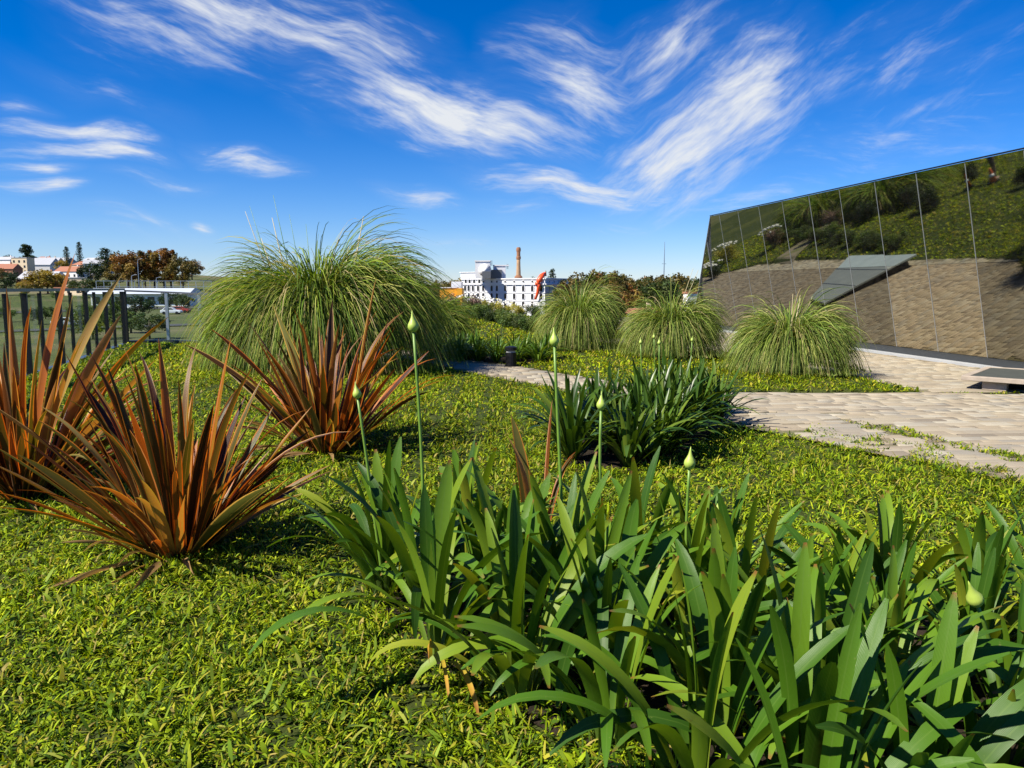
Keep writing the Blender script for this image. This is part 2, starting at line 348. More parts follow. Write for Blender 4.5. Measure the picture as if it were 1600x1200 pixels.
def zt(x, y):
    x = np.asarray(x, float); y = np.asarray(y, float)
    g = lambda cx, cy, sx, sy, h: h*np.exp(-((x-cx)/sx)**2-((y-cy)/sy)**2)
    lawn = .018*wob(x, y)+g(-.6, 8.2, 1.6, 1.7, .10)+g(-4.2, 11.5, 2.5, 3, .14)+g(4.0, 12.0, 1.6, 1.4, .10)+g(-3.2, 29, 4.0, 5.0, .25)+g(2.6, 16.6, 2, 2, .12)
    lawn = lawn-.05*np.clip(y-36, 0, 30)*ss(-4, -1, x)
    flat = np.where(inpoly(x, y, PATH) | inpoly(x, y, PLAZA), 0.0, 1.0)
    return lawn*flat
PATH = [(3.95, 5.62), (2.42, 8.05), (1.6, 9.4), (.45, 11.2), (-1.25, 13.9), (-3.2, 16.6), (-6.5, 19.6), (-6.0, 20.4), (-2.6, 17.7), (-.15, 14.5), (1.25, 12.3), (2.2, 10.95), (3.0, 10.6), (5.73, 10.6), (9.5, 10.2), (9.5, 3.0), (5.4, 3.0)]
PLAZA = [(5.73, 10.58), (5.62, 12.0), (4.95, 13.8), (4.2, 16.3), (2.95, 17.6), (2.3, 19.8), (1.8, 22.6), (.7, 27.4), (.1, 32), (1, 36), (9, 36), (12, 20), (12, 3), (9.4, 3), (9.4, 10.58)]
PATH2 = [(.7, 29.0), (-1.6, 30.2), (-3.2, 31.0), (-8, 33.5), (-8, 34.3), (-3.3, 32.0), (-1.6, 31.2), (.3, 30.6)]
BED = [(-.72, 3.62), (-.55, 3.2), (-.22, 2.78), (.15, 2.38), (.42, 1.95), (.75, 1.5), (2.9, 1.3), (3.2, 2.7), (2.5, 3.12), (1.4, 3.38), (.4, 3.62), (-.3, 3.92)]
BED2 = [(.45, 6.1), (.9, 5.95), (1.6, 6.9), (2.35, 8.2), (2.2, 8.8), (1.7, 9.0), (.9, 8.0), (.4, 6.8)]
BED3 = [(-1.75, 15.6), (-.85, 14.85), (.4, 14.45), (.75, 15.0), (.2, 15.9), (-1.6, 16.7)]
ny, nx = 300, 170
ys = np.concatenate([np.linspace(-8, 19.6, 190), np.linspace(19.6, 20.25, 4)[1:], np.linspace(20.25, 52, 108)[1:]])
U = np.linspace(0, 1, nx)
X = xl(ys)[:, None]*(1-U)+XR*U; Y = np.repeat(ys[:, None], nx, 1)
Z = zt(X, Y)-np.where(inpoly(X, Y, PATH) | inpoly(X, Y, PLAZA), .05, 0)
V = np.stack([X, Y, Z], -1); R = len(ys)
# skirts: outer ring carried down to the lower ground
Vfull = np.zeros((R+2, nx+2, 3)); Vfull[1:-1, 1:-1] = V
Vfull[0, 1:-1] = V[0]; Vfull[-1, 1:-1] = V[-1]; Vfull[1:-1, 0] = V[:, 0]; Vfull[1:-1, -1] = V[:, -1]
Vfull[0, 0] = V[0, 0]; Vfull[0, -1] = V[0, -1]; Vfull[-1, 0] = V[-1, 0]; Vfull[-1, -1] = V[-1, -1]
Vfull[0, :, 2] = Vfull[-1, :, 2] = -12; Vfull[:, 0, 2] = Vfull[:, -1, 2] = -12
ii = np.arange((R+2)*(nx+2)).reshape(R+2, nx+2)
q = np.stack([ii[:-1, :-1], ii[:-1, 1:], ii[1:, 1:], ii[1:, :-1]], -1).reshape(-1, 4)
lawn = link('lawn', npmesh('lawn', Vfull, q, mat=m_lawn)); tag(lawn, kind='structure')
# lower ground of the town
def zfar(x, y):
    x = np.asarray(x, float); y = np.asarray(y, float); r = np.hypot(x, y)
    a = np.arctan2(x, np.where(np.abs(y)+np.abs(x) < 1e-6, 1e-6, y))
    left = ss(-.18, -.38, a)*ss(-2.4, -1.6, a)
    return -10+left*(5.3+13*ss(190, 620, r))+1.2*np.sin(x*.021+1)*np.sin(y*.017)*ss(60, 200, r)+ss(500, 2500, r)*4
rr = np.concatenate([[0.01], np.geomspace(6, 5000, 110)]); aa = np.linspace(0, 2*np.pi, 181)[:-1]
X = rr[:, None]*np.sin(aa); Y = rr[:, None]*np.cos(aa)
V = np.stack([X, Y, zfar(X, Y)], -1); ii = np.arange(V.shape[0]*180).reshape(-1, 180); jj = np.roll(ii, -1, 1)
q = np.stack([ii[:-1], ii[1:], jj[1:], jj[:-1]], -1).reshape(-1, 4)
ground = link('ground', npmesh('ground', V, q, mat=m_far)); tag(ground, kind='structure')

m_road = ground_mat('asphalt', (.045, .045, .047), (.07, .07, .07), (.09, .085, .08), .2, .85)
def road_strip(r0, wid, a0, a1, n=40):
    a = np.linspace(a0, a1, n); rr_ = r0*(1+.10*np.sin(4*(a-a0))); v = []
    for k in (-.5, -.17, .17, .5): x, y = (rr_+k*wid)*np.sin(a), (rr_+k*wid)*np.cos(a); v.append(np.stack([x, y, zfar(x, y)+.12], 1))
    v = np.stack(v, 1); i = np.arange(n*4).reshape(n, 4); return npmesh('road', v, np.stack([i[:-1, :-1], i[:-1, 1:], i[1:, 1:], i[1:, :-1]], -1).reshape(-1, 4), mat=m_road)
tag(link('road', road_strip(196, 9, -.75, -.36)), kind='structure'); tag(link('road', road_strip(118, 7, -.80, -.36)), kind='structure')
def sheet(name, poly, mat, dz, step=.25):
    """flat-ish ground sheet following the terrace surface"""
    bm = bmesh.new(); vs = [bm.verts.new((x, y, 0)) for x, y in poly]; bm.faces.new(vs)
    bmesh.ops.triangulate(bm, faces=bm.faces[:])
    bmesh.ops.subdivide_edges(bm, edges=bm.edges[:], cuts=5, use_grid_fill=True)
    for v in bm.verts: v.co.z = float(zt(v.co.x, v.co.y))+dz
    me = bpy.data.meshes.new(name); bm.to_mesh(me); bm.free(); me.materials.append(mat)
    return link(name, me)
def flat_sheet(name, poly, mat, z):
    bm = bmesh.new(); bm.faces.new([bm.verts.new((x, y, z)) for x, y in poly]); bmesh.ops.triangulate(bm, faces=bm.faces[:])
    bmesh.ops.recalc_face_normals(bm, faces=bm.faces)
    if bm.faces and sum(f.normal.z for f in bm.faces) < 0: bmesh.ops.reverse_faces(bm, faces=bm.faces[:])
    me = bpy.data.meshes.new(name); bm.to_mesh(me); bm.free(); me.materials.append(mat); return link(name, me)
path = tag(flat_sheet('path', PATH, m_sand, .006), kind='structure')
plaza = tag(flat_sheet('plaza', PLAZA, m_sand, .010), kind='structure')
garden_path = tag(sheet('garden_path', PATH2, m_sand, .03), kind='structure')
for nm, pl in (('planting_bed', BED), ('planting_bed', BED2), ('planting_bed', BED3)):
    tag(sheet(nm, pl, m_soil, .012), kind='structure')
# paving stones in broken courses
def stones(poly, ang, clear):
    c, s = math.cos(ang), math.sin(ang); P = np.array(poly); pr = np.stack([P[:, 0]*c+P[:, 1]*s, -P[:, 0]*s+P[:, 1]*c], 1)
    out = []; v = pr[:, 1].min()
    while v < pr[:, 1].max():
        h = random.choice((.10, .12, .14, .17)); u = pr[:, 0].min()-random.random()
        while u < pr[:, 0].max():
            w = random.uniform(.16, .40); cu, cv = u+w/2, v+h/2; x, y = cu*c-cv*s, cu*s+cv*c
            ok = True
            for du, dv in ((-.42, -.4), (.42, -.4), (.42, .4), (-.42, .4)):
                uu, vv = cu+du*w, cv+dv*h
                if not inpoly(uu*c-vv*s, uu*s+vv*c, poly): ok = False; break
            if ok and not clear(x, y): out.append((x, y, w-random.uniform(.005, .012), h-random.uniform(.005, .012), ang))
            u += w
        v += h
    return out
def stripe(x, y):                                            # strip of turf left between the stones
    return abs((x-3.78)*(6.46-8.12)-(y-8.12)*(4.4-3.78))/1.77 < .11+.03*math.sin(7*y) and y < 8.3 and x < 6
def wallclear(x, y): return x > 10.836-.158*y-.36
sp = stones(PATH, .06, lambda x, y: stripe(x, y) or (wallclear(x, y)) or (x < 3.9 and y < 9 and random.random() < .10))
sp2 = stones(PLAZA, .02, lambda x, y: wallclear(x, y))
allst = [(s, 0) for s in sp]+[(s, 1) for s in sp2]
def vis(s):
    x, y = s[0][0], s[0][1]; return 0 if (y > 1 and abs(x/y) < .72) else 1
allst.sort(key=lambda s: (vis(s), (s[0][0]**2+s[0][1]**2)/(s[0][2]*s[0][3])**.35))
b = MB(); b.box(-.5, .5, -.5, .5, 0, .8); b.add([(-.47, -.45, 1), (.47, -.45, 1), (.47, .45, 1), (-.47, .45, 1)], [(0, 1, 2, 3)])
def paver_mesh():
    v = [(-.5, -.5, 0), (.5, -.5, 0), (.5, .5, 0), (-.5, .5, 0), (-.5, -.5, .86), (.5, -.5, .86), (.5, .5, .86), (-.5, .5, .86), (-.488, -.48, 1), (.488, -.48, 1), (.488, .48, 1), (-.488, .48, 1)]
    f = [(0, 1, 5, 4), (1, 2, 6, 5), (2, 3, 7, 6), (3, 0, 4, 7), (4, 5, 9, 8), (5, 6, 10, 9), (6, 7, 11, 10), (7, 4, 8, 11), (8, 9, 10, 11)]
    return np.array(v), np.array(f)
pv, pf = paver_mesh(); pme = npmesh('paver', pv, pf, mat=m_stone, smooth_=False)
def split_cap(lst, parent, cap):
    for s, _ in lst[:cap]:
        link('paving_stone', pme, parent, loc=(s[0], s[1], .0), rot=(random.uniform(-.004, .004), random.uniform(-.004, .004), s[4]+random.uniform(-.012, .012)), scale=(s[2], s[3], random.uniform(.017, .023)))
    rest = lst[cap:]
    if rest:
        A = np.array([r[0] for r in rest]); n = len(A); sc = np.stack([A[:, 2], A[:, 3], rng.uniform(.017, .023, n)], 1)
        v = pv[None]*sc[:, None]; c, s_ = np.cos(A[:, 4])[:, None], np.sin(A[:, 4])[:, None]
        v = np.stack([v[..., 0]*c-v[..., 1]*s_+A[:, 0, None], v[..., 0]*s_+v[..., 1]*c+A[:, 1, None], v[..., 2]], -1)
        f = (pf[None]+(np.arange(n)*12)[:, None, None]).reshape(-1, 4); col = np.repeat(rng.random((n, 1)), 12, 0)*np.ones((1, 3))
        tag(link('far_paving_stones', npmesh('far_paving_stones', v, f, col=col, mat=m_stone_a, smooth_=False), parent), kind='stuff')
split_cap([s for s in allst if s[1] == 0], path, 200); split_cap([s for s in allst if s[1] == 1], plaza, 100)
# ------------------------------------------------------------------ mirror-clad building
e = Vector((-.15634, .98770, 0)); g = Vector((-.21173, -.03351, .97675)); nrm = Vector((-.96474, -.15270, -.21436)); B0 = Vector((10.836, 0, 0))
mb = empty('mirror_clad_building', B0+e*14, 0, 'leaning building wall clad in dark mirror panels reflecting the garden', 'building')
def pt(t, h, out=0): return B0+e*t+g*h+nrm*out-(B0+e*14)
HT, T0, SP = 3.70, 12.749, 1.268
def endt(h): return 27.75+(24.80-27.75)*(h/HT)
ks = [T0+SP*k for k in range(-6, 13)]
SPLIT = 1.93
body = MB(); o_ = -.05
body.prism([pt(ks[0], 0, o_), pt(endt(0)-.03, 0, o_), pt(endt(HT)-.03, HT-.02, o_), pt(ks[0], HT-.02, o_)], (4.0, .6, 0)); body.obj('core', m_darkstrip, mb)
for k in range(len(ks)-1):
    for (h0, h1, row) in ((.20, SPLIT, 0), (SPLIT, HT, 1)):
        a, b_ = ks[k], ks[k+1]; gp = .009
        if a > endt(h1)-.1 and a > endt(h0)-.1: continue
        quad = [(a+gp, h0+gp*.3), (min(b_-gp, endt(h0)), h0+gp*.3), (min(b_-gp, endt(h1)), h1-gp*.3), (a+gp, h1-gp*.3)]
        if min(b_-gp, endt(h1)) < a+.05: quad = [(a+gp, h0), (min(b_-gp, endt(h0)), h0), (a+gp, h0+(h1-h0)*max(.05, (endt(h0)-a)/(endt(h0)-endt(h1))))]
        kk = k-6                                             # joint number counted from the fitted one
        mt = m_mirror
        if row == 0: mt = m_mirror_pale if kk in (1, 2) else m_mirror_mid
        cx = sum(p[0] for p in quad)/len(quad); ch = sum(p[1] for p in quad)/len(quad); c = pt(cx, ch)
        tilt = Vector((random.gauss(0, .0018), random.gauss(0, .0018)))
        P = [pt(t, h)-c+nrm*((t-cx)*tilt.x+(h-ch)*tilt.y) for t, h in quad]
        m_ = MB(); m_.prism(P, nrm*-.03); m_.obj('panel', mt, mb, loc=c)
for k, t_ in enumerate(ks[:-2]):
    if t_ < endt(0)-.2:
        hh = min(HT, HT*(27.75-t_)/2.95) if t_ > 24.8 else HT
        m_ = MB(); m_.prism([pt(t_-.008, .2, .004), pt(t_+.008, .2, .004), pt(t_+.008, hh, .004), pt(t_-.008, hh, .004)], nrm*-.04); m_.obj('joint', m_steel, mb)
m_ = MB(); m_.prism([pt(ks[0], HT+.004, .02), pt(endt(HT), HT+.004, .02), pt(endt(HT), HT+.03, .02), pt(ks[0], HT+.03, .02)], nrm*-.3); m_.obj('coping', m_black, mb)
m_ = MB(); m_.prism([pt(ks[0], .035, .012), pt(endt(0), .035, .012), pt(endt(.2), .195, .012), pt(ks[0], .195, .012)], nrm*-.05); m_.obj('base_strip', m_darkstrip, mb)
m_ = MB(); nn = Vector((-.9877, -.1563, 0)); p0, p1 = pt(ks[0], 0), pt(endt(0), 0)
m_.prism([p0+nn*-.1, p1+nn*-.1, p1+nn*.22, p0+nn*.22], (0, 0, .055)); m_.obj('kerb', m_kerb, mb)
m_ = MB(); a_, b2_ = pt(endt(0), .2, .006), pt(endt(HT), HT, .006); m_.prism([a_, a_+e*.03, b2_+e*.03, b2_], nrm*-.1); m_.obj('end_trim', m_steel, mb)
# sloping slate-topped skylight out on the plaza (seen in the mirror)
sk = empty('skylight', (3.8, 22.2, .03), 0, 'sloping slate-grey skylight slab on the plaza, seen in the mirror wall', 'skylight')
top = [Vector(p) for p in ((-2.2, 2.6, .27), (-1.4, -1.1, .31), (1.5, -.3, .10), (1.05, .9, .10))]
m_ = MB(); m_.prism(top, (0, 0, -.06)); m_.obj('slab', m_slate, sk, bevel=.008)
for u in (.33, .66):
    a_, b2_ = top[0].lerp(top[3], u), top[1].lerp(top[2], u); m_ = MB(); m_.tube([a_+Vector((0, 0, .004)), b2_+Vector((0, 0, .004))], .012, 4); m_.obj('glazing_bar', m_steel, sk)
m_ = MB(); lo = [Vector((p.x*.86, p.y*.86, -.0)) for p in top]; hi = [Vector((p.x*.86, p.y*.86, p.z-.068)) for p in top]
m_.add(lo+hi, [(0, 1, 5, 4), (1, 2, 6, 5), (2, 3, 7, 6), (3, 0, 4, 7), (0, 3, 2, 1), (4, 5, 6, 7)]); m_.obj('upstand', m_black, sk)
# low timber platform with dark top
tp = empty('low_platform', (6.50, 11.0, .02), 0, 'low weathered timber platform with dark slate top on the stone paving', 'platform')
T = Matrix.Rotation(math.radians(-42), 4, 'Z')
def lb(nm, mt, x0, x1, y0, y1, z0, z1, bev=.006): m_ = MB(); m_.box(x0, x1, y0, y1, z0, z1, T); return m_.obj(nm, mt, tp, bevel=bev)
lb('frame_board', m_wood, 0, 4.6, -.10, .0, .125, .19); lb('frame_board', m_wood, 0, 4.6, 1.5, 1.6, .125, .19)
lb('frame_board', m_wood, -.012, .09, .002, 1.498, .126, .189); lb('frame_board', m_wood, 4.5, 4.612, .002, 1.498, .126, .189)
lb('slab', m_darkslate, .095, 4.495, .004, 1.495, .135, .184)
for x_ in (.25, 1.55, 2.9, 4.1):
    for y_ in (.0, 1.25): lb('foot', m_wood, x_, x_+.3, y_, y_+.16, 0, .124)
lb('bearer', m_black, .35, 4.3, .5, .75, .0, .12)
# ------------------------------------------------------------------ fence on the left edge
m_rail = plain('dark_grey_rail', (.11, .115, .125), .4, .5, .2)
def fence():
    f = empty('glass_railing', (-8.6, 14.5, 0), 0, 'dark metal terrace railing with fin posts and glass infill above the town', 'railing')
    O = Vector((-8.6, 14.5, 0))
    A = Vector((-4.60, 0, 0)); d = Vector((-.27, 1, 0)); L = math.sqrt(1+.27**2); du = d/L; sidev = Vector((du.y, -du.x, 0))
    def at(y, z): return A+d*y+Vector((0, 0, z))
    def rail_z(y): return 1.40-.004*max(0, y-10)
    ys = []
    d82 = 14.5; k0 = 475-82
    for px in (-30, 27, 82, 125, 157, 184): ys.append(d82*k0/(475-px))
    ys = [-2+1.42*i for i in range(7)]+[8.1, 9.4]+ys
    T = lambda p: Matrix.Translation(p-O)@Matrix.Rotation(math.atan2(du.y, du.x), 4, 'Z')
    for y in ys:
        p = at(y, 0); m_ = MB(); m_.box(-.025, .025, -.045, .045, -.15, rail_z(y)-.03, T(p)); m_.obj('fin_post', m_black, f)
    for a_, b_ in zip(ys[:-1], ys[1:]):
        y = a_+(b_-a_)*.42; p = at(y, 0); m_ = MB(); m_.box(-.02, .02, -.03, .03, -.15, rail_z(y)-.03, T(p)); m_.obj('thin_post', m_black, f)
        p0, p1 = at(a_+.07, .08)-O, at(b_-.07, .08)-O; h = rail_z(a_)-.16
        m_ = MB(); m_.prism([p0, p1, p1+Vector((0, 0, h)), p0+Vector((0, 0, h))], sidev*.012); m_.obj('glass_pane', m_glass, f)
    m_ = MB(); ps = [at(y, rail_z(y))-O for y in (-2.2, 4, 8.4, 12, 16, 19.7)]
    for a_, b_ in zip(ps[:-1], ps[1:]): m_.prism([a_-sidev*.06, a_+sidev*.06, b_+sidev*.06, b_-sidev*.06], (0, 0, .05), True)
    m_.obj('handrail', m_rail, f)
    m_ = MB(); p0, p1 = at(-2.2, -.2)-O, at(19.75, -.2)-O; m_.prism([p0-sidev*.08, p0+sidev*.08, p1+sidev*.08, p1-sidev*.08], (0, 0, .22)); m_.obj('kerb', m_darkstrip, f)
    # return: curves to the right along the end of the terrace
    pts = []
    for i in range(9):
        u = i/8; x = -9.9+2.6*u; y = 19.75+.75*math.sin(u*1.5)-1.4*u*u; pts.append(Vector((x, y, 0)))
    zr = lambda i: 1.33-.013*i
    m_ = MB()
    for i in range(8):
        a_, b_ = pts[i]-O, pts[i+1]-O; s = (b_-a_).cross(Vector((0, 0, 1))).normalized()
        m_.prism([a_-s*.035+Vector((0, 0, zr(i))), a_+s*.035+Vector((0, 0, zr(i))), b_+s*.035+Vector((0, 0, zr(i+1))), b_-s*.035+Vector((0, 0, zr(i+1)))], (0, 0, .04))
    m_.obj('handrail', m_rail, f)
    m_ = MB()
    for i in range(8):
        a_, b_ = pts[i]-O, pts[i+1]-O; s = (b_-a_).cross(Vector((0, 0, 1))).normalized(); zz = Vector((0, 0, -.25)); m_.prism([a_-s*.06+zz, a_+s*.06+zz, b_+s*.06+zz, b_-s*.06+zz], (0, 0, .33))
    m_.obj('kerb', m_darkstrip, f)
    for i in (0, 3, 6):
        p = pts[i]-O; m_ = MB(); m_.box(p.x-.035, p.x+.035, p.y-.03, p.y+.03, .05, zr(i)-.002); m_.obj('thin_post', m_black if i == 0 else m_steel, f)
    for i in (0, 3):
        a_, b_ = pts[i].lerp(pts[i+3], .03)-O, pts[i].lerp(pts[i+3], .97)-O; z0 = Vector((0, 0, .12)); m_ = MB(); m_.prism([a_+z0, b_+z0, b_+Vector((0, 0, zr(i)-.06)), a_+Vector((0, 0, zr(i)-.06))], Vector((0, .012, 0))); m_.obj('glass_pane', m_glass, f)
fence()
# bollard light beside the path
bl = empty('bollard_light', (-.02, 14.15, 0), 0, 'short black bollard light at the edge of the stone path', 'bollard')
m_ = MB(); m_.lathe([(.10, 0), (.115, .02), (.115, .03), (.10, .035), (.10, .26)], 16); m_.obj('post', m_black, bl, smooth_=False)
m_ = MB(); m_.lathe([(.085, .262), (.085, .30)], 16); m_.obj('lens', m_kerb, bl); m_ = MB(); m_.lathe([(.105, .302), (.11, .31), (.11, .36), (.06, .375)], 16); m_.obj('cap', m_black, bl)
# ------------------------------------------------------------------ planting
def ribbons(base, az, th0, bend, L, Wd, nseg, col, powr=1.6, twist=0, foot=.7, tip=0., tipcol=None, shape=None, fold=0.):
    """many curved blades in one array; th0 = lean from upright, bend = further lean at the tip"""
    n = len(az); s = np.linspace(0, 1, nseg+1); ds = 1/nseg
    th = th0[:, None]+bend[:, None]*((s[:-1]+ds/2)**powr)
    r = np.concatenate([np.zeros((n, 1)), np.cumsum(np.sin(th)*ds, 1)], 1)*L[:, None]
    z = np.concatenate([np.zeros((n, 1)), np.cumsum(np.cos(th)*ds, 1)], 1)*L[:, None]
    ca, sa = np.cos(az)[:, None], np.sin(az)[:, None]
    C = np.stack([base[:, 0, None]+r*ca, base[:, 1, None]+r*sa, base[:, 2, None]+z], -1)
    if shape is None: w = np.minimum(1, foot+(1-foot)*s*3)*np.where(s < .55, 1, 1-((s-.55)/.45)**1.8*(1-tip))
    else: w = np.interp(s, np.linspace(0, 1, len(shape)), shape)
    w = Wd[:, None]*.5*w[None]
    tw = (twist*(rng.random(n)-.5))[:, None]*s[None] if twist else np.zeros((n, nseg+1))
    side = np.stack([-sa*np.cos(tw), ca*np.cos(tw), np.sin(tw)], -1)
    if fold:
        thn = np.concatenate([th[:, :1], th], 1); up = np.stack([-np.cos(thn)*ca, -np.cos(thn)*sa, np.sin(thn)], -1)
        v = np.stack([C-side*w[..., None]+up*(w*fold)[..., None], C, C+side*w[..., None]+up*(w*fold)[..., None]], 2); k = 3
    else: v = np.stack([C-side*w[..., None], C+side*w[..., None]], 2); k = 2
    m = nseg+1; i = np.arange(nseg)[:, None]*k+np.arange(k-1)[None]; i = i.ravel()
    f = np.stack([i, i+1, i+1+k, i+k], -1); q = (f[None]+(np.arange(n)*m*k)[:, None, None]).reshape(-1, 4)
    c = np.repeat(col[:, None], m*k, 1).reshape(n, m, k, 3)
    if tipcol is not None: c = c*(1-s[None, :, None, None]**3)+np.asarray(tipcol)[:, None, None, :]*(s[None, :, None, None]**3)
    return v.reshape(-1, 3), q, c.reshape(-1, 3)
def merge(parts):
    vs, qs, cs = [], [], []; off = 0
    for v, q, c in parts: vs.append(v); qs.append(q+off); cs.append(c); off += len(v)
    return np.concatenate(vs), np.concatenate(qs), np.concatenate(cs)
def pick(cols, n, jit=.15):
    cols = np.array(cols); c = cols[rng.integers(0, len(cols), n)]; return np.clip(c*(1+jit*(rng.random((n, 1))*2-1)), 0, 1)
# lawn blades
def grass():
    GC = [(.115, .19, .005), (.17, .25, .006), (.24, .325, .008), (.045, .085, .005), (.32, .38, .012), (.18, .25, .006), (.30, .28, .025), (.05, .10, .006), (.032, .07, .005)]
    rings = [(1.45, 3.4, 13500, (.032, .080), (.0040, .0085), 4), (3.4, 5.2, 8500, (.036, .080), (.0046, .0090), 3), (5.2, 8.0, 4300, (.045, .09), (.006, .010), 3), (8, 13, 1700, (.05, .085), (.009, .015), 2), (13, 20, 800, (.06, .10), (.014, .024), 2), (20, 40, 240, (.07, .12), (.026, .045), 2)]
    parts = []
    for r0, r1, den, LL, WW, ns in rings:
        half = 1.25 if r0 < 8 else .80
        area = half*(r1*r1-r0*r0); n = int(area*den)
        r = np.sqrt(rng.random(n)*(r1*r1-r0*r0)+r0*r0); a = (rng.random(n)*2-1)*half
        x, y = r*np.sin(a), r*np.cos(a)
        pav = inpoly(x, y, PATH) | inpoly(x, y, PLAZA)
        strip = pav & (np.abs((x-3.78)*(6.46-8.12)-(y-8.12)*(4.4-3.78))/1.77 < .13+.05*np.sin(5*y)+.05*np.sin(13*y)) & (y < 8.3) & (x < 6)
        wl = wob(x*2.3+4, y*2.3)+.6*wob(x*6, y*6+2)
        dn = np.abs((x-3.95)*(8.05-5.62)-(y-5.62)*(2.42-3.95))/2.87; edge = pav & (y < 9.6) & (x < 5.2) & (wl > -.15+1.0*dn) & (dn < .8) & (rng.random(n) < .7)
        keep = (x > xl(y)+.2) & (~pav | strip | edge) & ~inpoly(x, y, PATH2)
        bed = inpoly(x, y, BED) & inpoly(x-.16, y-.10, BED) & inpoly(x-.05, y-.16, BED) & inpoly(x, y+.1, BED); keep &= ~(bed & (rng.random(n) < .93)); keep &= ~(inpoly(x, y, BED2) | inpoly(x, y, BED3))
        dens = np.where(np.abs(a) > .74, .12, .62)+.3*wob(x*1.3, y*1.3)+.40*wob(x*8.1+2, y*7.3)+.45*wob(x*17+1, y*15.5+3); keep &= rng.random(n) < np.clip(dens, .10, 1)
        x, y = x[keep], y[keep]; n = len(x); short = (pav[keep])
        patch = wob(x*.9+3, y*.8); hl = 1+.28*wob(x*2.1, y*1.9+5)+.38*wob(x*6.3+1, y*7.1)
        L = (LL[0]+(LL[1]-LL[0])*rng.random(n)**1.4)*np.clip(hl, .4, 1.8)*np.where(short, .6, 1)
        Wd = WW[0]+(WW[1]-WW[0])*rng.random(n); Wd = np.where(rng.random(n) < .07, Wd*2.3, Wd)
        base = np.stack([x, y, zt(x, y)-.004+np.where(short, .016, 0)+rng.random(n)*.018*np.where(short, .2, 1)], 1)
        col = pick(GC, n, .28)*(1+.20*patch)[:, None]; col = np.clip(col, .003, 1)
        yel = rng.random(n) < .035; col[yel] = (.33, .27, .07)
        far = ss(7, 14, y)[:, None]; col = col*(1-far)+col*np.array([1.10, 1.02, .9])*far
        th0 = np.radians(rng.uniform(8, 66, n)); bd = np.radians(rng.uniform(15, 115, n))
        parts.append(ribbons(base, rng.random(n)*2*np.pi, th0, bd, L, Wd, ns, col, 1.0, 2.2, .8, .0))
    # broader leaves and clippings lying in the near turf
    n = 2600; r = np.sqrt(rng.random(n)*(6**2-1.5**2)+1.5**2); a = (rng.random(n)*2-1)*.8; x, y = r*np.sin(a), r*np.cos(a); k = ~inpoly(x, y, BED) & ~inpoly(x, y, BED2) & ~inpoly(x, y, PATH); x, y = x[k], y[k]; n = len(x)
    parts.append(ribbons(np.stack([x, y, zt(x, y)+.012+.02*rng.random(n)], 1), rng.random(n)*6.28, np.radians(rng.uniform(30, 85, n)), np.radians(rng.uniform(5, 70, n)), rng.uniform(.05, .10, n), rng.uniform(.010, .018, n), 4, pick([(.17, .25, .02), (.21, .29, .03), (.12, .20, .015), (.28, .31, .05)], n, .2), 1.2, 1.0, .6, 0))
    v, q, c = merge(parts); print('grass quads', len(q))
    o = link('grass', npmesh('grass', v, q, col=c, mat=m_blade)); tag(o, 'short bright green turf of curled blades over the lawn', 'grass', kind='stuff')
grass()
# --- strap leaves (shared meshes)
def strap_mesh(name, mat, th0, bend, powr, shape, fold, nseg=12, W=.05, twist=0., side=0.):
    s = np.linspace(0, 1, nseg+1); ds = 1/nseg; th = th0+bend*(s[:-1]+ds/2)**powr
    r = np.r_[0, np.cumsum(np.sin(th)*ds)]; z = np.r_[0, np.cumsum(np.cos(th)*ds)]
    w = np.interp(s, np.linspace(0, 1, len(shape)), shape)*W*.5; tw = twist*s
    thn = np.r_[th[0], th]; C = np.stack([r, side*s**2, z], 1)
    sd_ = np.stack([np.sin(tw)*np.cos(thn), np.cos(tw), -np.sin(tw)*np.sin(thn)], 1); up = np.stack([-np.cos(thn)*np.cos(tw), np.sin(tw), np.sin(thn)*np.cos(tw)], 1)
    v = np.stack([C-sd_*w[:, None]+up*(w*fold)[:, None], C, C+sd_*w[:, None]+up*(w*fold)[:, None]], 1).reshape(-1, 3)
    i = (np.arange(nseg)[:, None]*3+np.arange(2)[None]).ravel(); q = np.stack([i, i+1, i+4, i+3], -1)
    uv = np.stack([np.tile([0, .5, 1], nseg+1), np.repeat(s, 3)], 1)
    return npmesh(name, v, q, mat=mat, uv=uv)
AG = [.40, .52, .64, .75, .84, .91, .96, .99, 1, 1, .98, .93, .82, .60, .18]
PH = [.55, .72, .85, .95, 1, 1, .95, .84, .66, .40, .03]
R_ = math.radians
ag_up = [strap_mesh('leaf', m_agap, R_(random.uniform(2, 9)), R_(random.uniform(6, 30)), 1.6, AG, .22, W=random.uniform(.062, .080), twist=random.uniform(-.7, .7), side=random.uniform(-.06, .06)) for _ in range(12)]
ag_mid = [strap_mesh('leaf', m_agap, R_(random.uniform(14, 28)), R_(random.uniform(28, 78)), 1.7, AG, .2, W=random.uniform(.064, .082), twist=random.uniform(-.8, .8), side=random.uniform(-.08, .08)) for _ in range(14)]
ag_out = [strap_mesh('leaf', m_agap, R_(random.uniform(24, 42)), R_(random.uniform(70, 130)), 1.9, AG, .14, W=random.uniform(.064, .082), twist=random.uniform(-.6, .6), side=random.uniform(-.1, .1)) for _ in range(12)]
ag_dead = [strap_mesh('leaf', m_wither, R_(random.uniform(30, 50)), R_(random.uniform(60, 110)), 1.5, AG, .3, W=random.uniform(.04, .06), twist=random.uniform(-2, 2)) for _ in range(4)]
m_stem = plain('flower_stem', (.12, .22, .025), .45, 0, .2, 20)
m_bud = plain('flower_bud', (.34, .44, .07), .45, 0, .22, 30)
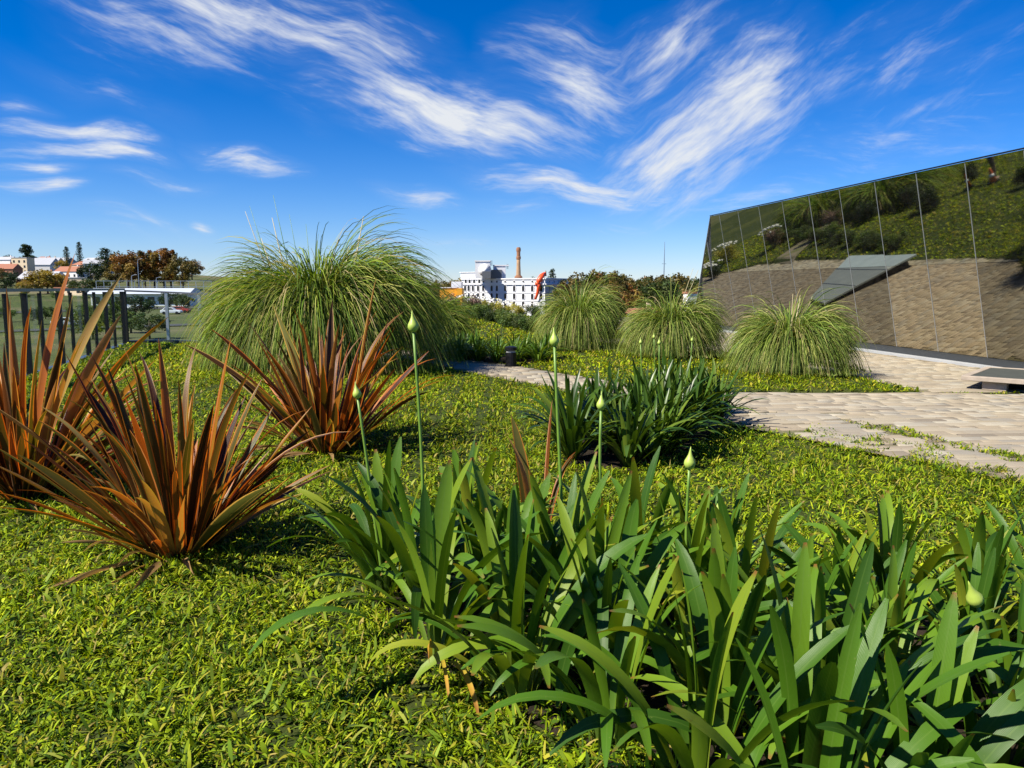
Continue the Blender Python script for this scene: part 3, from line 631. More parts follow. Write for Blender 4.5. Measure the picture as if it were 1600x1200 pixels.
def agap(loc, nl, size, lab, grp, dirbias=None):
    p = empty('agapanthus_plant', loc, 0, lab, 'plant', grp)
    for i in range(nl):
        u = (i+.5)/nl; az = random.random()*2*math.pi
        if dirbias is not None and random.random() < .35: az = dirbias+random.gauss(0, .6)
        pool = ag_up if u < .30 else ag_mid if u < .66 else ag_out
        if random.random() < .055: pool = ag_dead
        L = (size if pool is not ag_dead else size*.62)*random.uniform(.78, 1.12)*(1 if pool is not ag_up else .98)
        off = .018+.05*u; me = random.choice(pool)
        link('leaf', me, p, loc=(off*math.cos(az)+random.gauss(0, .015), off*math.sin(az)+random.gauss(0, .015), -.01), rot=(random.gauss(0, .05), random.gauss(0, .05), az), scale=(L, L*random.uniform(.78, 1.15), L))
    return p
def stem(p, tip, r=.0085, bud=.05, lean=0):
    """flower stalk from the plant's heart to a point in the world, ending in a pointed bud"""
    base = Vector(p.location); tp_ = Vector(tip)-base; n = 9; pts = []
    for i in range(n):
        u = i/(n-1); pts.append(Vector((tp_.x*u**1.25+.012*math.sin(u*3.1+lean), tp_.y*u, tp_.z*u)))
    m_ = MB(); m_.tube(pts, [r*(1.15-.35*i/(n-1)) for i in range(n)], 8); st = m_.obj('flower_stem', m_stem, p, smooth_=True)
    d = (pts[-1]-pts[-2]).normalized()
    m_ = MB(); prof = [(.16, -.04), (.26, .0), (.42, .2), (.50, .42), (.46, .66), (.30, .95), (.16, 1.25), (.08, 1.6), (.015, 1.9)]
    m_.lathe([(q_[0]*bud, q_[1]*bud) for q_ in prof], 12)
    m_.obj('bud', m_bud, st, smooth_=True, loc=pts[-1], rot=d.to_track_quat('Z', 'Y').to_euler())
    st.parent = p
def atdepth(px, py, y):
    d = ray(px, py); return Vector((0, 0, CAMZ))+Vector(d)*(y/d[1])
spots = []
def far_enough(x, y, m): return all((x-a)**2+(y-b)**2 > m*m for a, b in spots)
fixed = [(-.40, 3.36), (.22, 3.30), (.40, 3.34), (.78, 3.25), (-.62, 3.62), (1.66, 2.40), (.92, 3.36), (.36, 2.72)]
spots += fixed
rr_ = random.Random(5); tries = 0
while tries < 4000:
    tries += 1; x, y = rr_.uniform(-.8, 3.2), rr_.uniform(1.2, 4)
    if bool(inpoly(x, y, BED)) and far_enough(x, y, .285) and math.hypot(x, y-0) > 1.88: spots.append((x, y))
LABS = ['agapanthus plant with the tallest green flower stalk, at the bed end by the bronze flax', 'agapanthus plant sending up a tall straight flower stalk in front of the dark back clump',
        'agapanthus plant with a leaning medium flower stalk and plump bud', 'agapanthus plant with a stout stalk and pointed pale bud standing over the open lawn', 'agapanthus plant whose flower stalk tilts left towards the bronze flax',
        'agapanthus plant with a leaning stalk and round bud among the broadest arching leaves', 'agapanthus plant with a thin short stalk and tiny bud at the back of the bed', 'agapanthus plant with a small bud hidden low among its leaves']
TIPS = [(646, 518, 3.40, .058), (870, 540, 3.34, .050), (943, 640, 3.42, .052), (1078, 732, 3.25, .060), (556, 622, 3.66, .050), (1521, 945, 2.30, .060), (1120, 800, 3.42, .030), (940, 922, 2.70, .036)]
print('agapanthus', len(spots))
for i, (x, y) in enumerate(spots):
    z = float(zt(x, y)); size = random.uniform(.62, .76)*(1 if x < .9 else .88)
    if i < 8:
        p = agap((x, y, z), 22, size, LABS[i], 'agapanthus in the front bed', -2.4 if i in (0, 4) else None)
        px, py, d_, bd = TIPS[i]; stem(p, atdepth(px, py, d_), .0078 if bd > .04 else .005, bd*.85, i)
    else:
        inside = lambda dx, dy: bool(inpoly(x+dx, y+dy, BED))
        lb_ = 'agapanthus without flower stalk at the turf edge of the front bed, facing the flax' if not inside(-.25, -.12) else 'agapanthus without flower stalk in the back row of the front bed, towards the stone path' if not inside(.05, .28) else 'broad strap-leaved agapanthus without flower stalk in the thick of the front bed'
        agap((x, y, z), random.randint(17, 22), size, lb_, 'agapanthus in the front bed')
# back clump and far bed: leaves too fine to pick apart, one foliage mesh per plant
def clump_mesh(n, L, W, cols, up=.4, seed=0):
    u = rng.random(n); th0 = np.radians(np.where(u < up, rng.uniform(2, 16, n), rng.uniform(14, 42, n))); bd = np.radians(np.where(u < up, rng.uniform(5, 40, n), rng.uniform(35, 110, n)))
    az = rng.random(n)*2*np.pi; base = np.stack([.06*np.cos(az)*rng.random(n), .06*np.sin(az)*rng.random(n), np.zeros(n)-.01], 1)
    v, q, c = ribbons(base, az, th0, bd, L*rng.uniform(.7, 1.12, n), W*rng.uniform(.75, 1.2, n), 8, pick(cols, n, .25), 1.9, .9, .6, 0, shape=AG, fold=.25)
    return npmesh('leaves', v, q, col=c, mat=m_clump)
def b_clump(t):
    a = N(t, 'ShaderNodeAttribute', attribute_name='Col'); return a.outputs['Color'], None
m_clump = leafy('strap_clump', .34, .24, (1.4, 1.2, .35), .3, b_clump)
GREEN = [(.028, .068, .008), (.042, .092, .010), (.06, .118, .013), (.024, .056, .008), (.10, .15, .016)]
cm = [clump_mesh(46, .72, .042, GREEN) for _ in range(5)]
def scatter(poly, sp_, seed):
    r_ = random.Random(seed); pts = []; P = np.array(poly)
    for _ in range(3000):
        x, y = r_.uniform(P[:, 0].min(), P[:, 0].max()), r_.uniform(P[:, 1].min(), P[:, 1].max())
        if bool(inpoly(x, y, poly)) and all((x-a)**2+(y-b)**2 > sp_**2 for a, b in pts): pts.append((x, y))
    return pts
for i, (x, y) in enumerate(scatter(BED2, .33, 3)):
    p = empty('agapanthus_plant', (x, y, float(zt(x, y))), random.random()*6, 'dark green stalkless agapanthus in the narrow clump bordering the stone path', 'plant', 'agapanthus in the clump beside the path')
    s = random.uniform(.85, 1.05); tag(link('leaves', cm[i % 5], p, scale=(s, s, s*random.uniform(.9, 1.08))), kind='stuff')
    if i in (2, 5, 9, 14): p['label'] = 'dark green agapanthus with a flower stalk in the clump bordering the stone path'; stem(p, Vector(p.location)+Vector((random.uniform(-.08, .08), random.uniform(-.1, .1), random.uniform(.80, .98))), .007, .035, i)
cm3 = [clump_mesh(60, .56, .030, [(.06, .13, .012), (.085, .165, .016), (.05, .11, .012), (.12, .19, .02)], .25) for _ in range(4)]
for i, (x, y) in enumerate(scatter(BED3, .36, 9)):
    p = empty('strap_leaf_plant', (x, y, float(zt(x, y))), random.random()*6, 'bright green arching strap-leaf plant in the bed behind the bollard light', 'plant', 'strap-leaf plants behind the bollard')
    s = random.uniform(.85, 1.1); tag(link('leaves', cm3[i % 4], p, scale=(s, s, s)), kind='stuff')
# bronze flax
ph_pool = [strap_mesh('leaf', m_phorm, R_(random.uniform(0, 4)), R_(random.uniform(-6, 22)), 2.2, PH, random.uniform(.25, .7), W=random.uniform(.046, .066), twist=random.uniform(-1.6, 1.6), side=random.uniform(-.05, .05), nseg=12) for _ in range(16)]
ph_bend = [strap_mesh('leaf', m_phorm, R_(random.uniform(0, 5)), R_(random.uniform(25, 60)), 2.6, PH, random.uniform(.25, .6), W=random.uniform(.038, .054), twist=random.uniform(-1.2, 1.2), side=random.uniform(-.08, .08), nseg=12) for _ in range(8)]
fl_dead = [strap_mesh('leaf', m_dry, R_(random.uniform(0, 6)), R_(random.uniform(5, 35)), 1.5, PH, .4, W=random.uniform(.045, .06), twist=random.uniform(-2.5, 2.5)) for _ in range(5)]
def flax(loc, n, L, lab, spread=60, extra=(), wf=1.0, rbase=.13):
    p = empty('bronze_flax', loc, 0, lab, 'plant', 'bronze flax plants on the lawn')
    for i in range(n):
        u = ((i+.5)/n)**.95; az = i*2.39996+random.gauss(0, .25); lean = R_(3+spread*u+random.gauss(0, 5)); l = L*random.uniform(.52, 1.05)*(1-.25*u)
        me = random.choice(ph_bend if random.random() < .32 else ph_pool)
        rb = rbase*math.sqrt(random.random()); link('leaf', me, p, loc=(rb*math.cos(az), rb*math.sin(az), -.02), rot=(0, lean, az), scale=(l, l*wf*random.uniform(.8, 1.2)/max(.7, l), l))
    for i in range(max(2, n//11)):                        # dead outer leaves lying on the turf
        az = random.random()*6.28; l = random.uniform(.35, .62); link('leaf', random.choice(fl_dead), p, loc=(rbase*math.cos(az), rbase*math.sin(az), .01), rot=(0, R_(random.uniform(66, 82)), az), scale=(l, l*1.3, l))
    for az, lean, l in extra:
        link('leaf', random.choice(ph_pool), p, loc=(.06*math.cos(az), .06*math.sin(az), -.02), rot=(0, R_(lean), az), scale=(l, wf*1.35, l))
    return p
flax((-1.88, 4.18, float(zt(-1.88, 4.18))), 125, 1.28, 'wide bronze flax on open turf with leaves splayed low on both sides', 53, ((3.0, 48, 1.38), (2.9, 38, 1.1), (.3, 40, .95)), .9, .17)
flax((-3.50, 5.35, float(zt(-3.5, 5.35))), 115, 1.55, 'tall orange-edged bronze flax in front of the terrace railing', 54, ((.2, 14, 1.75), (2.9, 25, 1.7), (.4, 30, 1.6), (1.2, 10, 1.8), (-.2, 44, 1.5), (.1, 50, 1.4)), 1.05, .2)
flax((-1.66, 6.75, float(zt(-1.66, 6.75))), 100, 1.52, 'upright bronze flax in front of the huge grass mound', 50, ((3.1, 44, 1.55), (2.9, 34, 1.5), (2.4, 20, 1.45)), 1.15, .22)
fl = flax((.13, 4.35, float(zt(.13, 4.35))), 6, .72, 'small sparse reddish flax poking up behind the agapanthus', 26, ((.1, 2, .86), (2.0, 5, .78)), 1.15, .10)
# dried straw sprays of grass beside the flax
# ornamental grasses
def grass_dome(name, n, R0, Lr, thr, bdr, Wr, cols, tip, nseg=9, powr=1.35):
    """fountain of blades: inner ones stand, outer ones arch over and hang; clumped and a little lopsided"""
    az = rng.random(n)*2*np.pi; rb = R0*np.sqrt(rng.random(n)); base = np.stack([rb*np.cos(az), rb*np.sin(az), np.zeros(n)-.02], 1); az = az+rng.normal(0, .5, n)
    k = 70; lock = rng.integers(0, k, n); la, lu, ll = rng.normal(0, .25, k), rng.normal(0, .10, k), rng.uniform(.84, 1.12, k)
    u = np.clip((rb/R0)**1.1*.75+.25*rng.random(n)+lu[lock], 0, 1); th0 = np.radians(thr[0]+(thr[1]-thr[0])*u+rng.normal(0, 4, n))
    bd = np.radians(bdr[0]+(bdr[1]-bdr[0])*(.35+.65*u)*rng.uniform(.7, 1.08, n)); az = az+la[lock]
    L = rng.uniform(Lr[0], Lr[1], n)*ll[lock]*(1+.10*np.sin(az+1)); Wd = rng.uniform(Wr[0], Wr[1], n)
    c = pick(cols, n, .3)*rng.uniform(.75, 1.2, k)[lock][:, None]; dead = rng.random(n) < .05; c[dead] = (.30, .25, .12); tc_ = c*np.array([1.35, 1.2, 1.2])+np.array(tip)*.12
    v, q, cc = ribbons(base, az, th0, bd, L, Wd, nseg, c, powr, 2.5, .7, 0, tipcol=np.clip(tc_, 0, 1)); v[:, 2] = np.maximum(v[:, 2], .01+.05*rng.random(len(v))); return npmesh(name, v, q, col=cc, mat=m_reed)
m_plume = plain('dry_plume', (.42, .36, .20), .8, 0, .2, 30)
PG = [(.055, .12, .010), (.085, .165, .012), (.13, .21, .015), (.030, .07, .009), (.18, .25, .025), (.24, .26, .06)]
big = empty('pampas_grass', (-3.42, 13.6, float(zt(-3.42, 13.6))), 0, 'huge rounded mound of arching pampas grass with upright flower stalks', 'grass clump')
tag(link('blades', grass_dome('blades', 12500, .85, (2.3, 3.4), (2, 36), (70, 165), (.013, .024), PG, (.4, .4, .2), 10), big, scale=(.74, .76, 1.10)), kind='stuff')
for px, py, r in ((383, 330, .009), (390, 322, .006), (427, 305, .007), (425, 340, .012), (452, 335, .006), (568, 338, .014), (561, 368, .008), (596, 378, .008), (478, 350, .007), (400, 360, .007), (545, 384, .012), (408, 372, .012)):
    T_ = atdepth(px, py, 13.6)-Vector(big.location); b0 = Vector((T_.x*.45, random.uniform(-.2, .2), .4)); mid = b0.lerp(T_, .6)+Vector((.02, 0, 0))
    m_ = MB(); m_.tube([b0, mid, T_], [r, r, r*.4], 5); st = m_.obj('flower_stalk', m_stem if r < .008 else m_plume, big, smooth_=True)
sec = empty('pampas_grass', (-2.15, 19.2, float(zt(-2.15, 19.2))), 0, 'smaller pampas grass tucked behind the huge mound towards the white building', 'grass clump')
tag(link('blades', grass_dome('blades', 3200, .35, (1.2, 2.1), (3, 36), (55, 160), (.013, .022), PG, (.4, .4, .2), 8), sec, scale=(.75, .75, 1.0)), kind='stuff')
FG = [(.085, .15, .016), (.12, .195, .022), (.055, .11, .014), (.18, .25, .035), (.24, .27, .07)]
tuft_labels = [('fountain grass tuft standing beside the white building view, by the far lawn', (1.45, 16.9), 1.0, (1.3, 2.15)), ('middle fountain grass tuft with two tall yellow stalks', (3.22, 15.6), 1.0, (1.15, 1.95)), ('pale rounded fountain grass tuft on the lawn tip in front of the mirror wall', (4.52, 12.5), 1.0, (1.1, 1.75))]
for sx_, (lab, (x, y), s, Lr) in zip((.66, .74, .76), tuft_labels):
    p = empty('fountain_grass', (x, y, float(zt(x, y))), random.random()*6, lab, 'grass clump', 'fountain grass tufts along the plaza')
    tag(link('blades', grass_dome('blades', 5600, .32, Lr, (2, 38), (70, 165), (.010, .017), FG, (.5, .5, .3), 9), p, scale=(sx_*.97, sx_*.92, 1.2)), kind='stuff')
    tips = [(random.uniform(-.5, .5), random.uniform(-.4, .4), random.uniform(1.15, 1.4)) for _ in range(4)]
    if 'middle' in lab: tips = [(.42, 0, 1.75), (.55, .1, 1.72)]
    p.rotation_euler[2] = 0
    for T_ in tips:
        T_ = Vector(T_); m_ = MB(); m_.tube([(T_.x*.2, T_.y*.2, .2), (T_.x*.55, T_.y*.5, T_.z*.65), T_], [.006, .006, .003], 5); m_.obj('flower_stalk', m_plume, p, smooth_=True)
# ------------------------------------------------------------------ shrubs and trees
def leaf_cloud(n, centers, radii, size, cols, flat=.0, seed=None):
    """small leaf faces spread through clumps; returns arrays"""
    k = len(centers); ci = rng.integers(0, k, n); d = rng.normal(size=(n, 3)); d /= np.linalg.norm(d, axis=1)[:, None]
    r = rng.random(n)**.45; P = centers[ci]+d*r[:, None]*radii[ci]
    a = rng.normal(size=(n, 3)); a[:, 2] *= .6; a /= np.linalg.norm(a, axis=1)[:, None]; b = np.cross(a, rng.normal(size=(n, 3))); b /= np.linalg.norm(b, axis=1)[:, None]+1e-9
    s = size*rng.uniform(.6, 1.3, n)[:, None]
    v = np.stack([P-a*s, P+b*s*.5, P+a*s, P-b*s*.5], 1)
    q = np.arange(n*4).reshape(-1, 4)
    cc = pick(cols, k, .25)[ci]*rng.uniform(.75, 1.3, (n, 1)); return v.reshape(-1, 3), q, np.repeat(np.clip(cc, 0, 1), 4, 0)
m_bark = plain('bark', (.09, .065, .045), .9, 0, .3, 8, bumpd=.03)
def crown_mesh(kind, cols, n=1500, leaf=.05):
    if kind == 'dome': C = np.array([[math.cos(a)*r, math.sin(a)*r, z] for a, r, z in [(random.random()*6.28, random.uniform(.0, .62), random.uniform(.2, .72)) for _ in range(26)]]); Rr = rng.uniform(.16, .34, (26, 1))*np.ones((1, 3))
    elif kind == 'tree':
        C = []
        while len(C) < 34:
            p = rng.uniform(-1, 1, 3)
            if .15 < np.linalg.norm(p) < 1: C.append([p[0]*.42, p[1]*.42, .60+p[2]*.36])
        C = np.array(C); Rr = rng.uniform(.07, .16, (34, 1))*np.ones((1, 3))
    elif kind == 'poplar':
        C = np.array([[random.gauss(0, .05)+(.10*math.sin(i*2.1)), random.gauss(0, .05)+.10*math.cos(i*1.7), .25+.72*i/26] for i in range(27)]); Rr = rng.uniform(.06, .12, (27, 1))*np.ones((1, 3))
    elif kind == 'cypress':
        z = np.linspace(.06, .97, 26); C = np.stack([rng.normal(0, .012, 26), rng.normal(0, .012, 26), z], 1); Rr = (.02+.10*np.sin(np.pi*np.clip(1-z, 0, 1)**.75)[:, None]**.8)*np.array([[1, 1, .9]])
    elif kind == 'pine':
        C = np.array([[math.cos(a)*r, math.sin(a)*r, z] for a, r, z in [(random.random()*6.28, random.uniform(.02, .26), random.uniform(.38, .9)) for _ in range(26)]]); Rr = rng.uniform(.08, .15, (26, 1))*np.array([[1, 1, .6]])
    v, q, c = leaf_cloud(n, C, Rr, leaf, cols); return npmesh('crown', v, q, col=c, mat=m_foliage, smooth_=False), C
def trunk_mesh(C, r=.022, nb=8, top=.75):
    m_ = MB(); m_.tube([(0, 0, -.04), (.01, 0, top*.35), (-.01, .01, top*.7), (0, 0, top)], [r*1.3, r, r*.7, r*.3], 7)
    for c in random.sample(list(C), min(nb, len(C))):
        z0 = min(top*.8, max(.12, c[2]*.55)); m_.tube([(0, 0, z0), (c[0]*.5, c[1]*.5, (z0+c[2])/2+.02), tuple(c)], [r*.5, r*.35, r*.12], 5)
    return m_.mesh('trunk', m_bark, True)
OLIVE = [(.10, .085, .018), (.13, .10, .022), (.07, .075, .018), (.15, .11, .03)]
RUST = [(.20, .085, .018), (.26, .12, .02), (.14, .07, .018), (.22, .15, .03), (.09, .075, .02)]
DARK = [(.022, .045, .014), (.03, .055, .018), (.018, .035, .012)]
LEAFG = [(.045, .075, .018), (.06, .09, .02), (.035, .06, .016), (.08, .10, .025)]
GOLD = [(.28, .19, .02), (.22, .17, .025), (.32, .23, .03), (.15, .14, .025)]
protos = {}
def proto(kind, pal, i=0):
    key = (kind, id(pal), i)
    if key not in protos:
        cme, C = crown_mesh(kind, pal, 3600 if kind != 'cypress' else 1800, {'tree': .028, 'poplar': .024, 'cypress': .018, 'pine': .024, 'dome': .04}[kind])
        protos[key] = (cme, trunk_mesh(C) if kind not in ('dome',) else trunk_mesh(C, .03, 10, .5))
    return protos[key]
def tree(px, d, h, kind, pal, lab, wid=1.0, grp='trees of the town', i=0, name='tree'):
    x = (px-800)/F*d; z = float(zfar(x, d)); p = empty(name, (x, d, z-.1), random.random()*6.28, lab, 'tree', grp); cme, tme = proto(kind, pal, i)
    link('trunk', tme, p, scale=(h*wid, h*wid, h)); link('crown', cme, p, scale=(h*wid, h*wid, h)); return p
def shrub(x, y, h, w, pal, lab, grp, i=0, name='shrub', zz=None):
    z = float(zt(x, y)) if zz is None else zz; p = empty(name, (x, y, z), random.random()*6.28, lab, 'shrub', grp); cme, tme = proto('dome', pal, i)
    link('stems', tme, p, scale=(w*.5, w*.5, h)); link('crown', cme, p, scale=(w*.5, w*.5, h*1.05)); return p
# hedge at the far rim of the lawn
HEDG = [(.06, .11, .02), (.085, .14, .025), (.045, .085, .018), (.12, .16, .03)]
HEDGE = [(-3.0+3.75*u+random.uniform(-.12, .12), 34.2-10.6*u+random.uniform(-.2, .2)) for u in np.linspace(0, 1, 11)]
for i, (x, y) in enumerate(HEDGE):
    shrub(x, y, random.uniform(.45, .68), random.uniform(1.2, 1.6), HEDG if i % 3 else LEAFG, 'low dark green shrub in the hedge along the far lawn', 'hedge shrubs on the far lawn', i % 3)
YEL = [(.28, .26, .03), (.20, .22, .03), (.34, .30, .05)]; MAUVE = [(.22, .14, .12), (.26, .19, .15), (.16, .12, .09), (.13, .15, .05)]
for px, d, h, w, pal, lab in ((735, 33, 1.0, 1.5, MAUVE, 'mauve seeding grass bush left of the yellow bushes before the white building'), (700, 30, .95, 1.5, MAUVE, 'mauve seeding bush next to the smaller pampas grass'), (762, 36, .9, 1.6, YEL, 'yellow-green bush with white blooms in front of the white building'),
                             (785, 38, .8, 1.6, YEL, 'yellow-green bush behind the hedge, between two flowering bushes'), (812, 40, .75, 1.7, YEL, 'yellow-green bush at the lower end of the hedge'), (838, 34, .7, 1.4, DARK, 'dark round bush next to the fountain grass, behind the hedge')):
    x = (px-800)/F*d; p = shrub(x, d, h, w, pal, lab, 'bushes behind the hedge', 1, 'flowering_shrub')
    if 'white' in lab or 'flower' in lab or 'dark' in lab:
        n = 60; a = rng.random(n)*6.28; r = rng.random(n)**.5*w*.45; m_ = MB()
        for k in range(26):
            c = Vector((r[k]*math.cos(a[k]), r[k]*math.sin(a[k]), h*(.98-.5*(r[k]/w)**1.5)+.02)); m_.box(c.x-.035, c.x+.035, c.y-.035, c.y+.035, c.z-.02, c.z+.03)
        fl_ = m_.obj('blooms', plain('white_bloom', (.75, .74, .68), .8), p); fl_['kind'] = 'stuff'
# shrubs and tufts on the lawn hidden behind the big mound; the mirror shows them
RS = [(-5.0, 33.6, 2.2, 3.0), (-4.9, 29.2, 2.2, 2.9), (-7.4, 30.6, 2.3, 3.0), (-9.8, 32.0, 2.4, 3.2)]
tm = grass_dome('blades', 1700, .4, (1.3, 2.4), (3, 40), (55, 160), (.02, .035), PG, (.3, .3, .15), 6)
for i, (x, y, h, w) in enumerate(RS):
    p = empty('pampas_grass', (x, y, float(zt(x, y))), random.random()*6, 'pampas tuft on the sunlit slope seen in the mirror wall', 'grass clump', 'pampas tufts seen in the mirror'); tag(link('blades', tm, p, scale=(1.15, 1.15, h/1.75)), kind='stuff')
for i, (x, y) in enumerate([(-3.2, 25.6), (-3.9, 27.2), (-2.9, 28.3), (-4.2, 22.6), (-5.0, 35.8), (-6.2, 37.6), (-6.8, 26.8), (-4.6, 31.9)]):
    shrub(x, y, random.uniform(.7, 1.1), random.uniform(1.0, 1.5), DARK, 'rounded dark shrub on the lawn slope seen in the mirror wall', 'shrubs seen in the mirror', i % 3)
# traffic cones and a visitor on the lawn path (seen in the mirror)
m_orange = plain('orange_plastic', (.75, .13, .02), .5); 
for x, y, lab in ((-5.3, 25.9, 'orange traffic cone on the lawn, farther from the standing person, in the mirror'), (-5.5, 25.0, 'orange traffic cone right beside the standing person in the mirror')):
    p = empty('traffic_cone', (x, y, float(zt(x, y))+.02), 0, lab, 'cone', 'traffic cones'); m_ = MB(); m_.box(-.17, .17, -.17, .17, 0, .03); m_.obj('base', m_black, p)
    m_ = MB(); m_.lathe([(.13, .032), (.025, .52), (.02, .53)], 14); c = m_.obj('cone_body', m_orange, p, smooth_=True); m_ = MB(); m_.lathe([(.094, .22), (.074, .32)], 14); m_.obj('band', plain('cone_band', (.8, .8, .8), .5), c, smooth_=True)
def skin_obj(name, verts, edges, mat, parent, root=0, lev=2):
    me = bpy.data.meshes.new(name); bm = bmesh.new(); ly = bm.verts.layers.skin.verify(); vs = []
    for i, (x, y, z, r) in enumerate(verts):
        v = bm.verts.new((x, y, z)); v[ly].radius = (r, r) if not isinstance(r, tuple) else r; v[ly].use_root = (i == root); vs.append(v)
    for a, b_ in edges: bm.edges.new((vs[a], vs[b_]))
    bm.to_mesh(me); bm.free(); me.materials.append(mat); o = link(name, me, parent); o.modifiers.new('skin', 'SKIN').use_smooth_shade = True; s = o.modifiers.new('sub', 'SUBSURF'); s.levels = s.render_levels = lev; return o
def person(loc, rz):
    p = empty('person', loc, rz, 'person in dark jacket and pale hat standing on the lawn, seen in the mirror', 'person')
    m_skin = plain('skin', (.42, .26, .19), .55); m_jk = plain('dark_jacket', (.03, .03, .04), .8); m_tr = plain('dark_trousers', (.05, .035, .03), .8); m_hat = plain('pale_hat', (.55, .50, .42), .8)
    V = [(0, 0, .95, .13), (0, -.01, 1.15, .13), (0, 0, 1.36, .14), (0, .0, 1.47, .06), (0, .02, 1.54, .075), (0, .02, 1.66, .085),
         (.18, 0, 1.40, .06), (.24, 0, 1.14, .045), (.22, .12, .90, .034), (.21, .17, .82, .03), (-.18, 0, 1.40, .06), (-.25, 0, 1.14, .045), (-.22, .10, .90, .034), (-.21, .15, .82, .03),
         (.10, 0, .88, .09), (.12, .03, .49, .06), (.12, 0, .09, .04), (.12, .15, .04, .035), (-.10, 0, .88, .09), (-.13, -.02, .49, .06), (-.13, -.07, .09, .04), (-.13, .08, .04, .035)]
    E_ = [(0, 1), (1, 2), (2, 3), (3, 4), (4, 5), (2, 6), (6, 7), (7, 8), (8, 9), (2, 10), (10, 11), (11, 12), (12, 13), (0, 14), (14, 15), (15, 16), (16, 17), (0, 18), (18, 19), (19, 20), (20, 21)]
    skin_obj('body', V, E_, m_skin, p)
    J = [(0, 0, .88, .165), (0, -.01, 1.12, .15), (0, 0, 1.36, .16), (.19, 0, 1.40, .075), (.245, 0, 1.14, .06), (.222, .11, .92, .047), (-.19, 0, 1.40, .075), (-.255, 0, 1.14, .06), (-.222, .09, .92, .047)]
    skin_obj('jacket', J, [(0, 1), (1, 2), (2, 3), (3, 4), (4, 5), (2, 6), (6, 7), (7, 8)], m_jk, p)
    for s, kx, ax in ((1, .03, 0), (-1, -.02, -.07)): skin_obj('trouser_leg', [(s*.10, 0, .92, .11), (s*.125, kx, .49, .075), (s*.125, ax, .10, .062)], [(0, 1), (1, 2)], m_tr, p)
    m_ = MB(); m_.lathe([(.16, 1.69), (.165, 1.70), (.105, 1.715), (.10, 1.78), (.06, 1.81), (.01, 1.815)], 16, (0, .02, 0)); m_.obj('hat', m_hat, p, smooth_=True)
person((-5.9, 25.2, float(zt(-5.9, 25.2))), 2.2)

